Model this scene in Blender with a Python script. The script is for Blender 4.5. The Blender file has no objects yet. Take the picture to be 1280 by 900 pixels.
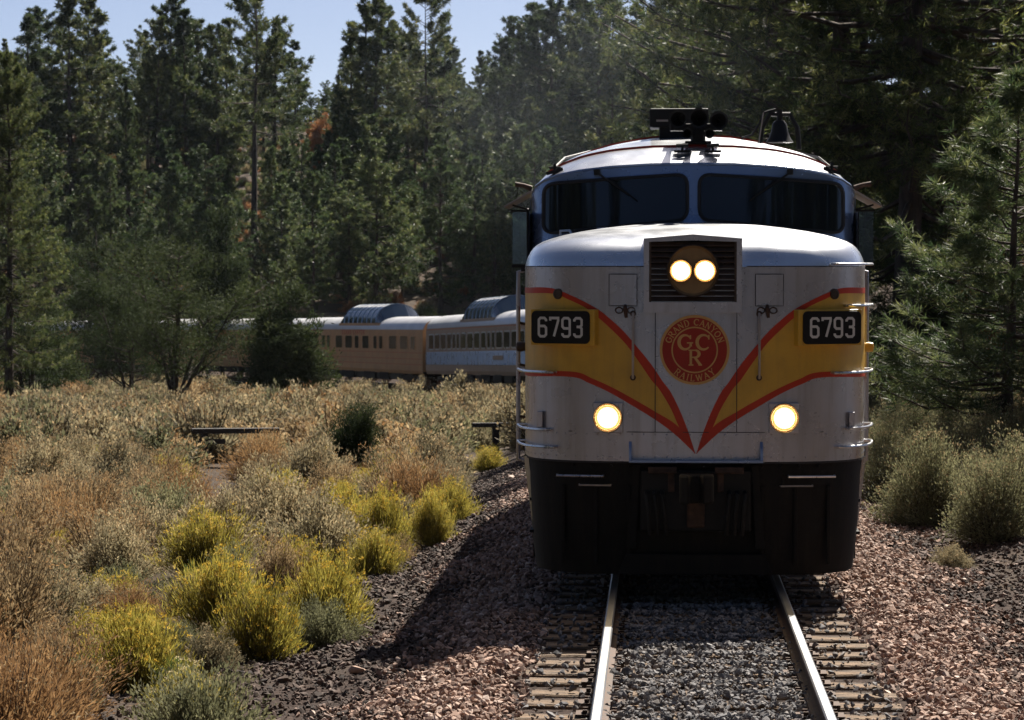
import bpy, math, random
import numpy as np
from mathutils import Vector, Matrix

R = math.radians
scene = bpy.context.scene
COL = scene.collection

# ------------------------------------------------------------------ camera, sky, sun, exposure
FPX, VPX, VPY, CAMH = 3380.0, 821.0, 335.0, 2.87
cam_data = bpy.data.cameras.new('camera')
cam_data.sensor_width = 36.0
cam_data.lens = FPX / 1280.0 * 36.0
cam_data.clip_start = 0.5
cam_data.clip_end = 5000.0
cam_data.dof.use_dof = True
cam_data.dof.focus_distance = 24.9
cam_data.dof.aperture_fstop = 7.0
cam = bpy.data.objects.new('camera', cam_data)
COL.objects.link(cam)
cam.location = (0, 0, CAMH)
cam.rotation_euler = (R(90) - math.atan((450 - VPY) / FPX), 0, math.atan((VPX - 640) / FPX))
scene.camera = cam

SUN = Vector((0.28, 0.85, 1.0)).normalized()
SUN_EL = math.asin(SUN.z)
SUN_AZ = math.atan2(SUN.x, SUN.y)
world = bpy.data.worlds.new('World')
scene.world = world
world.use_nodes = True
wn = world.node_tree.nodes
sky = wn.new('ShaderNodeTexSky')
sky.sky_type = 'NISHITA'
sky.sun_disc = False
sky.sun_elevation = SUN_EL
sky.sun_rotation = SUN_AZ
sky.altitude = 1800.0
sky.air_density = 0.5
sky.dust_density = 4.0
wn['Background'].inputs[1].default_value = 0.05
world.node_tree.links.new(sky.outputs[0], wn['Background'].inputs[0])

sun_data = bpy.data.lights.new('sun', 'SUN')
sun_data.energy = 5.0
sun_data.angle = R(0.53)
sun_data.color = (1.0, 0.93, 0.82)
sun = bpy.data.objects.new('sun', sun_data)
COL.objects.link(sun)
sun.rotation_euler = SUN.to_track_quat('Z', 'Y').to_euler()
sun.location = (20, 60, 60)

scene.view_settings.view_transform = 'Standard'
scene.view_settings.look = 'None'
scene.view_settings.exposure = 1.15
scene.view_settings.gamma = 1.0
scene.view_settings.use_curve_mapping = False
scene.cycles.max_bounces = 6
scene.cycles.diffuse_bounces = 3
scene.cycles.glossy_bounces = 3
scene.cycles.transmission_bounces = 4
scene.cycles.volume_bounces = 0
scene.cycles.transparent_max_bounces = 8

# ------------------------------------------------------------------ helpers
def smooth(a, b, x):
    t = min(1.0, max(0.0, (x - a) / (b - a)))
    return t * t * (3 - 2 * t)

def tag(o, label=None, cat=None, group=None, kind=None):
    if label: o['label'] = label
    if cat: o['category'] = cat
    if group: o['group'] = group
    if kind: o['kind'] = kind
    return o

def empty(name, loc=(0, 0, 0), rot=(0, 0, 0), parent=None):
    o = bpy.data.objects.new(name, None)
    o.empty_display_size = 0.2
    COL.objects.link(o)
    o.location = loc
    o.rotation_euler = rot
    o.parent = parent
    return o

def link_copy(o, parent=None):
    c = o.copy()
    COL.objects.link(c)
    c.parent = parent
    return c

def copy_tree(o, parent=None):
    kids = list(o.children)
    c = link_copy(o, parent)
    for k in kids:
        copy_tree(k, c)
    return c

class MB:
    """collects boxes, tubes, sheets for one mesh object"""
    def __init__(self):
        self.v, self.f, self.m = [], [], []
    def add(self, vs, fs, mi=0):
        b = len(self.v)
        self.v += [tuple(p) for p in vs]
        for f in fs:
            self.f.append(tuple(i + b for i in f))
            self.m.append(mi)
        return self
    def box(self, c, s, rot=None, mi=0):
        hx, hy, hz = s[0] / 2, s[1] / 2, s[2] / 2
        P = [Vector((x, y, z)) for x in (-hx, hx) for y in (-hy, hy) for z in (-hz, hz)]
        if rot is not None:
            P = [rot @ p for p in P]
        P = [p + Vector(c) for p in P]
        F = [(0, 1, 3, 2), (4, 6, 7, 5), (0, 4, 5, 1), (2, 3, 7, 6), (0, 2, 6, 4), (1, 5, 7, 3)]
        return self.add(P, F, mi)
    def tube(self, pts, r, n=8, cap=True, mi=0):
        pts = [Vector(p) for p in pts]
        if not hasattr(r, '__len__'):
            r = [r] * len(pts)
        vs, fs = [], []
        up = None
        for i, p in enumerate(pts):
            a = pts[max(0, i - 1)]
            b = pts[min(len(pts) - 1, i + 1)]
            t = (b - a)
            t = t.normalized() if t.length > 1e-9 else Vector((0, 0, 1))
            if up is None:
                up = t.orthogonal().normalized()
            up = (up - t * up.dot(t))
            up = up.normalized() if up.length > 1e-6 else t.orthogonal().normalized()
            s = t.cross(up)
            for k in range(n):
                an = 2 * math.pi * k / n
                vs.append(p + (up * math.cos(an) + s * math.sin(an)) * r[i])
        for i in range(len(pts) - 1):
            for k in range(n):
                k2 = (k + 1) % n
                fs.append((i * n + k, i * n + k2, (i + 1) * n + k2, (i + 1) * n + k))
        if cap:
            fs.append(tuple(range(n - 1, -1, -1)))
            fs.append(tuple((len(pts) - 1) * n + k for k in range(n)))
        return self.add(vs, fs, mi)
    def lathe(self, prof, c=(0, 0, 0), axis='Y', n=32, mi=0):
        vs, fs = [], []
        for (r, h) in prof:
            for k in range(n):
                a = 2 * math.pi * k / n
                u, w = r * math.cos(a), r * math.sin(a)
                p = {'Y': (u, h, w), 'Z': (u, w, h), 'X': (h, u, w)}[axis]
                vs.append((c[0] + p[0], c[1] + p[1], c[2] + p[2]))
        for i in range(len(prof) - 1):
            for k in range(n):
                k2 = (k + 1) % n
                fs.append((i * n + k, i * n + k2, (i + 1) * n + k2, (i + 1) * n + k))
        return self.add(vs, fs, mi)
    def prism(self, poly, d0, d1, mp, mi=0):
        """poly of (a,b), extruded d0..d1; mp(a,b,d)->xyz"""
        n = len(poly)
        vs = [mp(a, b, d0) for a, b in poly] + [mp(a, b, d1) for a, b in poly]
        fs = [tuple(range(n - 1, -1, -1)), tuple(range(n, 2 * n))]
        for k in range(n):
            k2 = (k + 1) % n
            fs.append((k, k2, n + k2, n + k))
        return self.add(vs, fs, mi)
    def sheet(self, rows, close=False, mi=0):
        n = len(rows[0])
        vs = [p for r in rows for p in r]
        fs = []
        for i in range(len(rows) - 1):
            for k in range(n - 1 + (1 if close else 0)):
                k2 = (k + 1) % n
                fs.append((i * n + k, i * n + k2, (i + 1) * n + k2, (i + 1) * n + k))
        return self.add(vs, fs, mi)
    def build(self, name, mat, parent=None, smooth_=False, bevel=0.0, loc=None, angle=40):
        me = bpy.data.meshes.new(name)
        me.from_pydata(self.v, [], self.f)
        mats = mat if isinstance(mat, (list, tuple)) else [mat]
        for m in mats:
            me.materials.append(m)
        if len(mats) > 1:
            me.polygons.foreach_set('material_index', self.m)
        me.update()
        import bmesh
        bm = bmesh.new(); bm.from_mesh(me)
        bmesh.ops.recalc_face_normals(bm, faces=bm.faces)
        bm.to_mesh(me); bm.free()
        if smooth_:
            me.shade_smooth()
            try:
                me.set_sharp_from_angle(angle=R(angle))
            except Exception:
                pass
        o = bpy.data.objects.new(name, me)
        COL.objects.link(o)
        o.parent = parent
        if loc is not None:
            o.location = loc
        if bevel > 0:
            b = o.modifiers.new('bevel', 'BEVEL')
            b.width = bevel
            b.segments = 2
            b.limit_method = 'ANGLE'
        return o

def np_mesh(name, V, F, mats, rnd=None, mi=None):
    V = np.asarray(V, np.float32); F = np.asarray(F, np.int32)
    me = bpy.data.meshes.new(name)
    me.vertices.add(len(V)); me.vertices.foreach_set('co', V.ravel())
    k = F.shape[1]
    me.loops.add(F.size); me.loops.foreach_set('vertex_index', F.ravel())
    me.polygons.add(len(F))
    me.polygons.foreach_set('loop_start', np.arange(0, F.size, k, dtype=np.int32))
    me.polygons.foreach_set('loop_total', np.full(len(F), k, np.int32))
    for m in (mats if isinstance(mats, (list, tuple)) else [mats]):
        me.materials.append(m)
    if mi is not None:
        me.polygons.foreach_set('material_index', np.asarray(mi, np.int32))
    if rnd is not None:
        a = me.attributes.new('rnd', 'FLOAT', 'POINT')
        a.data.foreach_set('value', np.asarray(rnd, np.float32))
    me.update(calc_edges=True)
    return me

def obj(name, me, parent=None, loc=None):
    o = bpy.data.objects.new(name, me)
    COL.objects.link(o)
    o.parent = parent
    if loc is not None:
        o.location = loc
    return o

# ------------------------------------------------------------------ materials
def nodes_of(name):
    m = bpy.data.materials.new(name)
    m.use_nodes = True
    nt = m.node_tree
    return m, nt, nt.nodes, nt.links, nt.nodes['Principled BSDF']

def paint(name, col, rough=0.45, metal=0.0, var=0.12, vscale=6.0, streak=0.0, streak_col=(0.10, 0.075, 0.05),
          bump=0.0, bscale=30.0, spec=0.5, coat=0.0, stretch=(1, 1, 1), grime=0.0):
    m, nt, N, L, P = nodes_of(name)
    tc = N.new('ShaderNodeTexCoord')
    mp = N.new('ShaderNodeMapping'); mp.inputs['Scale'].default_value = stretch
    L.new(tc.outputs['Object'], mp.inputs[0])
    nz = N.new('ShaderNodeTexNoise'); nz.inputs['Scale'].default_value = vscale; nz.inputs['Detail'].default_value = 5
    L.new(mp.outputs[0], nz.inputs['Vector'])
    mx = N.new('ShaderNodeMix'); mx.data_type = 'RGBA'
    lo = [max(0, c * (1 - var * 1.6)) for c in col] + [1]
    hi = [min(1, c * (1 + var)) for c in col] + [1]
    mx.inputs[6].default_value = lo; mx.inputs[7].default_value = hi
    cr = N.new('ShaderNodeMapRange'); cr.inputs[1].default_value = 0.3; cr.inputs[2].default_value = 0.7
    L.new(nz.outputs[0], cr.inputs[0]); L.new(cr.outputs[0], mx.inputs[0])
    out = mx.outputs[2]
    if streak > 0:
        m2 = N.new('ShaderNodeMapping'); m2.inputs['Scale'].default_value = (9, 9, 0.55)
        L.new(tc.outputs['Object'], m2.inputs[0])
        n2 = N.new('ShaderNodeTexNoise'); n2.inputs['Scale'].default_value = 1.6; n2.inputs['Detail'].default_value = 6
        n2.inputs['Roughness'].default_value = 0.65
        L.new(m2.outputs[0], n2.inputs['Vector'])
        r2 = N.new('ShaderNodeMapRange'); r2.inputs[1].default_value = 0.48; r2.inputs[2].default_value = 0.8
        r2.inputs[4].default_value = streak
        L.new(n2.outputs[0], r2.inputs[0])
        mx2 = N.new('ShaderNodeMix'); mx2.data_type = 'RGBA'
        mx2.inputs[7].default_value = list(streak_col) + [1]
        L.new(r2.outputs[0], mx2.inputs[0]); L.new(out, mx2.inputs[6])
        out = mx2.outputs[2]
    if grime > 0:
        n3 = N.new('ShaderNodeTexNoise'); n3.inputs['Scale'].default_value = 55; n3.inputs['Detail'].default_value = 4
        L.new(tc.outputs['Object'], n3.inputs['Vector'])
        r3 = N.new('ShaderNodeMapRange'); r3.inputs[1].default_value = 0.55; r3.inputs[2].default_value = 0.8
        r3.inputs[4].default_value = grime
        L.new(n3.outputs[0], r3.inputs[0])
        mx3 = N.new('ShaderNodeMix'); mx3.data_type = 'RGBA'
        mx3.inputs[7].default_value = list(streak_col) + [1]
        L.new(r3.outputs[0], mx3.inputs[0]); L.new(out, mx3.inputs[6])
        out = mx3.outputs[2]
    L.new(out, P.inputs['Base Color'])
    P.inputs['Metallic'].default_value = metal
    P.inputs['Specular IOR Level'].default_value = spec
    P.inputs['Coat Weight'].default_value = coat
    P.inputs['Coat Roughness'].default_value = 0.15
    rr = N.new('ShaderNodeMapRange'); rr.inputs[3].default_value = max(0.02, rough - 0.08); rr.inputs[4].default_value = min(1, rough + 0.1)
    L.new(nz.outputs[0], rr.inputs[0]); L.new(rr.outputs[0], P.inputs['Roughness'])
    if bump > 0:
        nb = N.new('ShaderNodeTexNoise'); nb.inputs['Scale'].default_value = bscale; nb.inputs['Detail'].default_value = 6
        L.new(mp.outputs[0], nb.inputs['Vector'])
        b = N.new('ShaderNodeBump'); b.inputs['Strength'].default_value = bump; b.inputs['Distance'].default_value = 0.02
        L.new(nb.outputs[0], b.inputs['Height']); L.new(b.outputs[0], P.inputs['Normal'])
    return m

def leafmat(name, cols, transl=0.35, rough=0.6, tcol=None, spec=0.25):
    """foliage: per-leaf and per-plant colour variation, light shows through the blades"""
    m, nt, N, L, P = nodes_of(name)
    at = N.new('ShaderNodeAttribute'); at.attribute_name = 'rnd'
    oi = N.new('ShaderNodeObjectInfo')
    a = N.new('ShaderNodeMath'); a.operation = 'MULTIPLY'; a.inputs[1].default_value = 0.65
    L.new(at.outputs['Fac'], a.inputs[0])
    b = N.new('ShaderNodeMath'); b.operation = 'MULTIPLY'; b.inputs[1].default_value = 0.35
    L.new(oi.outputs['Random'], b.inputs[0])
    s = N.new('ShaderNodeMath'); L.new(a.outputs[0], s.inputs[0]); L.new(b.outputs[0], s.inputs[1])
    cr = N.new('ShaderNodeValToRGB')
    e = cr.color_ramp.elements
    while len(e) < len(cols):
        e.new(0.5)
    for i, c in enumerate(cols):
        e[i].position = i / (len(cols) - 1)
        e[i].color = list(c) + [1]
    L.new(s.outputs[0], cr.inputs[0])
    L.new(cr.outputs[0], P.inputs['Base Color'])
    P.inputs['Roughness'].default_value = rough
    P.inputs['Specular IOR Level'].default_value = spec
    t = N.new('ShaderNodeBsdfTranslucent')
    if tcol:
        mm = N.new('ShaderNodeMix'); mm.data_type = 'RGBA'; mm.blend_type = 'MULTIPLY'; mm.inputs[0].default_value = 1
        mm.inputs[7].default_value = list(tcol) + [1]
        L.new(cr.outputs[0], mm.inputs[6]); L.new(mm.outputs[2], t.inputs[0])
    else:
        L.new(cr.outputs[0], t.inputs[0])
    mix = N.new('ShaderNodeMixShader'); mix.inputs[0].default_value = transl
    L.new(P.outputs[0], mix.inputs[1]); L.new(t.outputs[0], mix.inputs[2])
    L.new(mix.outputs[0], N['Material Output'].inputs[0])
    return m

def glow(name, col, strength):
    m, nt, N, L, P = nodes_of(name)
    P.inputs['Base Color'].default_value = (0.8, 0.8, 0.75, 1)
    P.inputs['Emission Color'].default_value = list(col) + [1]
    P.inputs['Emission Strength'].default_value = strength
    return m

def stone_mat(name, cols, rough=0.85):
    m, nt, N, L, P = nodes_of(name)
    oi = N.new('ShaderNodeObjectInfo')
    cr = N.new('ShaderNodeValToRGB'); e = cr.color_ramp.elements
    while len(e) < len(cols):
        e.new(0.5)
    for i, c in enumerate(cols):
        e[i].position = i / (len(cols) - 1); e[i].color = list(c) + [1]
    L.new(oi.outputs['Random'], cr.inputs[0])
    tc = N.new('ShaderNodeTexCoord'); nz = N.new('ShaderNodeTexNoise'); nz.inputs['Scale'].default_value = 1.6
    nz.inputs['Detail'].default_value = 4
    L.new(tc.outputs['Object'], nz.inputs['Vector'])
    mx = N.new('ShaderNodeMix'); mx.data_type = 'RGBA'; mx.blend_type = 'MULTIPLY'
    mr = N.new('ShaderNodeMapRange'); mr.inputs[3].default_value = 0.7; mr.inputs[4].default_value = 1.25
    L.new(nz.outputs[0], mr.inputs[0])
    mx.inputs[0].default_value = 1
    L.new(cr.outputs[0], mx.inputs[6]); L.new(mr.outputs[0], mx.inputs[7])
    L.new(mx.outputs[2], P.inputs['Base Color'])
    P.inputs['Roughness'].default_value = rough
    P.inputs['Specular IOR Level'].default_value = 0.3
    return m

MT = {}
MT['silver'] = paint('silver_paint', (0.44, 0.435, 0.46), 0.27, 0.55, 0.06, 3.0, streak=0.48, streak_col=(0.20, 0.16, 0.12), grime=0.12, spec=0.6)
MT['skyblue_silver'] = paint('silver_with_sky_tint', (0.18, 0.25, 0.40), 0.26, 0.5, 0.05, 3.0, streak=0.15, streak_col=(0.20, 0.18, 0.16), spec=0.6)  # silver paint whose blue sky reflection is put into the base colour
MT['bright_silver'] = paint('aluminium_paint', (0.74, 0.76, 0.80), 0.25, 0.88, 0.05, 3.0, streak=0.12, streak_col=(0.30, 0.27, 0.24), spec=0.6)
MT['yellow'] = paint('yellow_paint', (0.62, 0.36, 0.035), 0.38, 0.0, 0.08, 4.0, streak=0.30, streak_col=(0.22, 0.14, 0.04), grime=0.15)
MT['red'] = paint('red_paint', (0.52, 0.045, 0.018), 0.45, 0.0, 0.08, 5.0, streak=0.15, streak_col=(0.16, 0.05, 0.03), spec=0.25)
MT['maroon'] = paint('maroon_enamel', (0.36, 0.036, 0.022), 0.5, 0, 0.06, 5.0, spec=0.2)
MT['gold'] = paint('gold_lettering', (0.60, 0.35, 0.11), 0.45, 0.1, 0.06, 8.0)
MT['black'] = paint('black_paint', (0.006, 0.006, 0.0065), 0.55, 0.0, 0.25, 8.0, spec=0.3)
MT['grimy'] = paint('grimy_black_pilot', (0.008, 0.007, 0.006), 0.7, 0.0, 0.35, 4.0, streak=0.6, streak_col=(0.026, 0.019, 0.012), bump=0.15, spec=0.25)
MT['gasket'] = paint('rubber_gasket', (0.012, 0.011, 0.012), 0.7, 0, 0.2)
MT['grille'] = paint('grille_brown', (0.055, 0.035, 0.022), 0.5, 0.2, 0.25, 10.0)
MT['lampdish'] = paint('lamp_dish', (0.24, 0.15, 0.06), 0.45, 0.2, 0.15, 10.0)  # amber lamplight on the dish is put into this colour
MT['steel'] = paint('bare_steel', (0.62, 0.62, 0.62), 0.28, 0.9, 0.1, 12.0)
MT['seam'] = paint('panel_gap', (0.03, 0.028, 0.03), 0.8, 0, 0.2)
MT['white'] = paint('white_digit', (0.62, 0.62, 0.58), 0.5, 0, 0.05)
MT['rust'] = paint('rusty_iron', (0.075, 0.04, 0.025), 0.75, 0.2, 0.4, 14.0, bump=0.3)
MT['rail_head'] = paint('polished_rail', (0.30, 0.31, 0.33), 0.40, 0.95, 0.12, 6.0, stretch=(1, 0.1, 1))
MT['tie'] = paint('weathered_tie', (0.17, 0.108, 0.062), 0.85, 0, 0.55, 5.0, bump=0.9, bscale=9.0, stretch=(1, 8, 8), grime=0.5, streak_col=(0.035, 0.026, 0.02))
MT['beam'] = paint('old_beam', (0.035, 0.03, 0.028), 0.8, 0, 0.4, 6.0, bump=0.4, stretch=(1, 6, 6))
MT['bark'] = paint('pine_bark', (0.060, 0.042, 0.032), 0.9, 0, 0.45, 3.0, bump=0.8, bscale=5.0, stretch=(3, 3, 0.8))
MT['twig'] = paint('twig_wood', (0.10, 0.075, 0.055), 0.9, 0, 0.35, 12.0)
MT['visor'] = paint('visor_metal', (0.34, 0.30, 0.27), 0.4, 0.4, 0.15)
MT['bulb'] = glow('lamp_lens', (1.0, 0.74, 0.40), 40.0)
MT['reflector'] = glow('lit_reflector', (1.0, 0.55, 0.16), 2.2)
MT['reflector_rim'] = glow('lit_reflector_rim', (1.0, 0.40, 0.07), 0.5)

def glass(name, col, rough, metal=0.0):
    m, nt, N, L, P = nodes_of(name)
    P.inputs['Base Color'].default_value = list(col) + [1]
    P.inputs['Roughness'].default_value = rough
    P.inputs['Metallic'].default_value = metal
    P.inputs['Specular IOR Level'].default_value = 0.5
    tc = N.new('ShaderNodeTexCoord'); nz = N.new('ShaderNodeTexNoise'); nz.inputs['Scale'].default_value = 1.2
    L.new(tc.outputs['Object'], nz.inputs['Vector'])
    b = N.new('ShaderNodeBump'); b.inputs['Strength'].default_value = 0.03; b.inputs['Distance'].default_value = 0.05
    L.new(nz.outputs[0], b.inputs['Height']); L.new(b.outputs[0], P.inputs['Normal'])
    return m
MT['glass'] = glass('windscreen_glass', (0.006, 0.009, 0.014), 0.06)
def clear_glass(name, tint):
    m, nt, N, L, P = nodes_of(name)
    t = N.new('ShaderNodeBsdfTransparent'); t.inputs[0].default_value = list(tint) + [1]
    g = N.new('ShaderNodeBsdfGlossy'); g.inputs['Roughness'].default_value = 0.08
    mx = N.new('ShaderNodeMixShader'); mx.inputs[0].default_value = 0.05
    L.new(t.outputs[0], mx.inputs[1]); L.new(g.outputs[0], mx.inputs[2])
    L.new(mx.outputs[0], N['Material Output'].inputs[0])
    return m
MT['wing_glass'] = clear_glass('wind_wing_glass', (0.50, 0.60, 0.66))
MT['domeglass'] = glass('dome_glass', (0.015, 0.03, 0.06), 0.08, 0.25)
MT['coachglass'] = glass('coach_window_glass', (0.05, 0.04, 0.03), 0.1, 0.2)

# ------------------------------------------------------------------ the lie of the land
TX, ARC_Y, ARC_R = 0.367, 86.0, 200.0
def softp(x, w):
    return w * math.log1p(math.exp(min(60, x / w))) if x / w < 60 else x
def track_z(s):
    z = -0.035 * softp(s - 42, 5.0)
    if s > 156:
        z += 0.013 * (s - 156)
    return z
def track_pt(s):
    """centre line of the track: straight, then a long bend; returns x, y, heading (left of +Y)"""
    if s <= ARC_Y:
        return TX, s, 0.0
    th = (s - ARC_Y) / ARC_R
    return TX - ARC_R * (1 - math.cos(th)), ARC_Y + ARC_R * math.sin(th), th
def track_coord(x, y):
    """along-track s and sideways offset t (positive to the outside, right)"""
    if y <= ARC_Y:
        return y, x - TX
    cx, cy = TX - ARC_R, ARC_Y
    dx, dy = x - cx, y - cy
    th = math.atan2(dy, dx)
    return ARC_Y + ARC_R * th, math.hypot(dx, dy) - ARC_R
def hill(x, y):
    r = max(0.0, y - 205)
    z = 0.17 * r
    if r > 150:
        z = 0.17 * 150 + 0.05 * (r - 150)
    return z + 0.5 * math.sin(x * 0.06 + 1) * min(1, r / 30)
def natural(x, y, s, t):
    d = y
    lz = -0.55 - 4.7 * max(-0.04, min(d - 23, 168)) / 132.0
    lz += 0.10 * math.sin(x * 0.9 + y * 0.35) + 0.07 * math.sin(x * 1.7 - y * 0.8)
    lz -= 0.10 * smooth(-5, -9, t)
    rz = -0.42 + 0.75 * track_z(s) + 0.040 * max(0, min(t, 8.5) - 3.2) ** 2 + 0.03 * max(0, min(t, 60) - 9) + 0.12 * smooth(28, 50, y) + 0.05 * math.sin(x * 1.3 + y * 0.6)
    w = smooth(-2.0, 4.0, t)
    return lz * (1 - w) + rz * w + hill(x, y)
def ground_z(x, y):
    s, t = track_coord(x, y)
    zg = natural(x, y, s, t)
    zt = track_z(s) - 0.215
    a = abs(t)
    slope = 0.34 if t < 0 else 0.30
    bank = zt - max(0.0, a - 1.75) * slope
    if a < 12:
        if bank > zg:
            return bank
        return bank + (zg - bank) * smooth(1.9, 4.6, a)
    return zg
def at_ground(px, py):
    """where the sight line of a picture point meets the land"""
    lo, hi = 8.0, 320.0
    d = lo
    while d < hi:
        x = (px - VPX) / FPX * d
        z = CAMH - (py - VPY) / FPX * d
        if z <= ground_z(x, d):
            return x, d
        d += 0.1
    return (px - VPX) / FPX * hi, hi

# ------------------------------------------------------------------ ground sheet
def lines(spec):
    out = []
    for a, b, st in spec:
        n = max(1, int(round((b - a) / st)))
        out += [a + (b - a) * i / n for i in range(n)]
    out.append(spec[-1][1])
    return out
gx = lines([(-420, -120, 20), (-120, -60, 4), (-60, -14, 1.2), (-14, 9, 0.25), (9, 40, 1.5), (40, 120, 8), (120, 420, 30)])
gy = lines([(-60, 6, 6), (6, 60, 0.35), (60, 240, 1.5), (240, 420, 8), (420, 760, 34)])
GV, GA = [], []
for y in gy:
    for x in gx:
        yy = min(max(y, 8), 900)
        GV.append((x, y, ground_z(x, yy)))
        s, t = track_coord(x, yy)
        e = 3.6 if t < 0 else 3.4
        GA.append(1 - smooth(e - 0.9, e + 1.2, abs(t) + 0.5 * math.sin(y * 1.1) + 0.3 * math.sin(y * 2.9 + x)))
nx = len(gx)
GF = [(j * nx + i, j * nx + i + 1, (j + 1) * nx + i + 1, (j + 1) * nx + i) for j in range(len(gy) - 1) for i in range(nx - 1)]
def ground_material():
    m, nt, N, L, P = nodes_of('dry_soil')
    tc = N.new('ShaderNodeTexCoord')
    def noise(sc, det=6, rough=0.6):
        n = N.new('ShaderNodeTexNoise'); n.inputs['Scale'].default_value = sc; n.inputs['Detail'].default_value = det
        n.inputs['Roughness'].default_value = rough
        L.new(tc.outputs['Object'], n.inputs['Vector']); return n
    def mix(f, a, b):
        x = N.new('ShaderNodeMix'); x.data_type = 'RGBA'
        L.new(f, x.inputs[0])
        for k, v in ((6, a), (7, b)):
            if isinstance(v, tuple): x.inputs[k].default_value = list(v) + [1]
            else: L.new(v, x.inputs[k])
        return x.outputs[2]
    n1, n2, n3 = noise(0.35), noise(3.2), noise(24, 4)
    soil = mix(n2.outputs[0], (0.040, 0.030, 0.024), (0.105, 0.080, 0.060))
    r1 = N.new('ShaderNodeMapRange'); r1.inputs[1].default_value = 0.48; r1.inputs[2].default_value = 0.62
    L.new(n1.outputs[0], r1.inputs[0])
    soil = mix(r1.outputs[0], soil, mix(n3.outputs[0], (0.040, 0.028, 0.020), (0.105, 0.068, 0.043)))
    vo = N.new('ShaderNodeTexVoronoi'); vo.inputs['Scale'].default_value = 17
    L.new(tc.outputs['Object'], vo.inputs['Vector'])
    cind = mix(vo.outputs['Color'], (0.020, 0.014, 0.012), (0.075, 0.050, 0.040))
    at = N.new('ShaderNodeAttribute'); at.attribute_name = 'rnd'
    col = mix(at.outputs['Fac'], soil, cind)
    L.new(col, P.inputs['Base Color'])
    P.inputs['Roughness'].default_value = 0.95
    P.inputs['Specular IOR Level'].default_value = 0.15
    ad = N.new('ShaderNodeMath'); ad.operation = 'MULTIPLY_ADD'; ad.inputs[1].default_value = -0.7
    L.new(vo.outputs['Distance'], ad.inputs[0]); L.new(n3.outputs[0], ad.inputs[2])
    b = N.new('ShaderNodeBump'); b.inputs['Strength'].default_value = 0.8; b.inputs['Distance'].default_value = 0.05
    L.new(ad.outputs[0], b.inputs['Height']); L.new(b.outputs[0], P.inputs['Normal'])
    return m
gme = np_mesh('ground', GV, GF, ground_material(), rnd=GA)
gme.shade_smooth()
tag(obj('ground', gme), kind='structure')

# ------------------------------------------------------------------ railway track
rng = np.random.default_rng(7)
rnd = random.Random(11)
track = empty('railway_track', (TX, 12, track_z(12)))
tag(track, 'single railway track of two polished rails on old wooden ties under the locomotive', 'railway track')
S_RAIL = [6 + 1.0 * i for i in range(0, 76)] + [82 + 2.5 * i for i in range(0, 72)]
prof = [(-0.068, -0.175), (0.068, -0.175), (0.066, -0.16), (0.012, -0.145), (0.010, -0.045), (0.034, -0.038), (0.036, -0.012), (0.026, -0.0015), (-0.026, -0.0015), (-0.036, -0.012), (-0.034, -0.038), (-0.010, -0.045), (-0.012, -0.145), (-0.066, -0.16)]
for side in (-1, 1):
    mb = MB(); rows = []
    for s in S_RAIL:
        x, y, h = track_pt(s)
        row = []
        for (a, b) in prof:
            t = side * 0.752 + a
            row.append((x + math.cos(h) * t - TX, y + math.sin(h) * t - 12, track_z(s) + b - track_z(12)))
        rows.append(row)
    mb.sheet(rows, close=True)
    n = len(prof)
    for i, f in enumerate(mb.f):
        mb.m[i] = 1 if (i % n) in (5, 6, 7, 8) else 0
    mb.build('rail', [MT['rust'], MT['rail_head']], track)

def tie_mesh(seed):
    r = random.Random(seed)
    mb = MB()
    L_, W_, H_ = 2.62, 0.225, 0.17
    rows = []
    for i in range(9):
        x = -L_ / 2 + L_ * i / 8
        w = W_ / 2 + r.uniform(-0.008, 0.008)
        zt = r.uniform(-0.008, 0.004)
        rows.append([(x, -w, -H_), (x, -w, zt - 0.012), (x, -w + 0.014, zt), (x, -0.02, zt + r.uniform(-0.012, 0.002)), (x, 0.02, zt - r.uniform(0, 0.012)), (x, w - 0.014, zt), (x, w, zt - 0.012), (x, w, -H_)])
    mb.sheet(rows, close=True)
    k = len(rows[0])
    mb.f.append(tuple(range(k))); mb.m.append(0)
    mb.f.append(tuple(range(8 * k, 9 * k))); mb.m.append(0)
    o = mb.build('sleeper', MT['tie'], None)
    me = o.data
    bpy.data.objects.remove(o)
    return me
ties = [tie_mesh(i) for i in range(6)]
pm = MB()
pm.box((0, 0, 0.006), (0.33, 0.19, 0.012))
for sx in (-0.1, 0.1):
    for sy in (-0.06, 0.06):
        pm.box((sx, sy * (1 if sx > 0 else -1), 0.022), (0.034, 0.02, 0.034))
po = pm.build('tie_plate', MT['rust']); plate_me = po.data; bpy.data.objects.remove(po)
s = 8.0
far = MB()
while s < 245:
    x, y, h = track_pt(s)
    z = track_z(s) - 0.187
    if s < 62:
        o = obj('sleeper', ties[rnd.randrange(6)], track, (x - TX + rnd.uniform(-0.05, 0.05), y - 12, z - track_z(12) + rnd.uniform(-0.008, 0.003)))
        o.rotation_euler = (rnd.uniform(-0.01, 0.01), rnd.uniform(-0.006, 0.006), h + rnd.uniform(-0.025, 0.025))
        if 14 < s < 27:
            for sd in (-1, 1):
                obj('tie_plate', plate_me, track, (x - TX + sd * 0.752, y - 12, z - track_z(12)))
    else:
        far.box((x - TX, y - 12, z - 0.085 - track_z(12)), (2.6, 0.22, 0.17), Matrix.Rotation(h, 3, 'Z'))
    s += 0.50 + rnd.uniform(-0.025, 0.025)
tag(far.build('sleepers', MT['tie'], track), kind='stuff')

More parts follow.
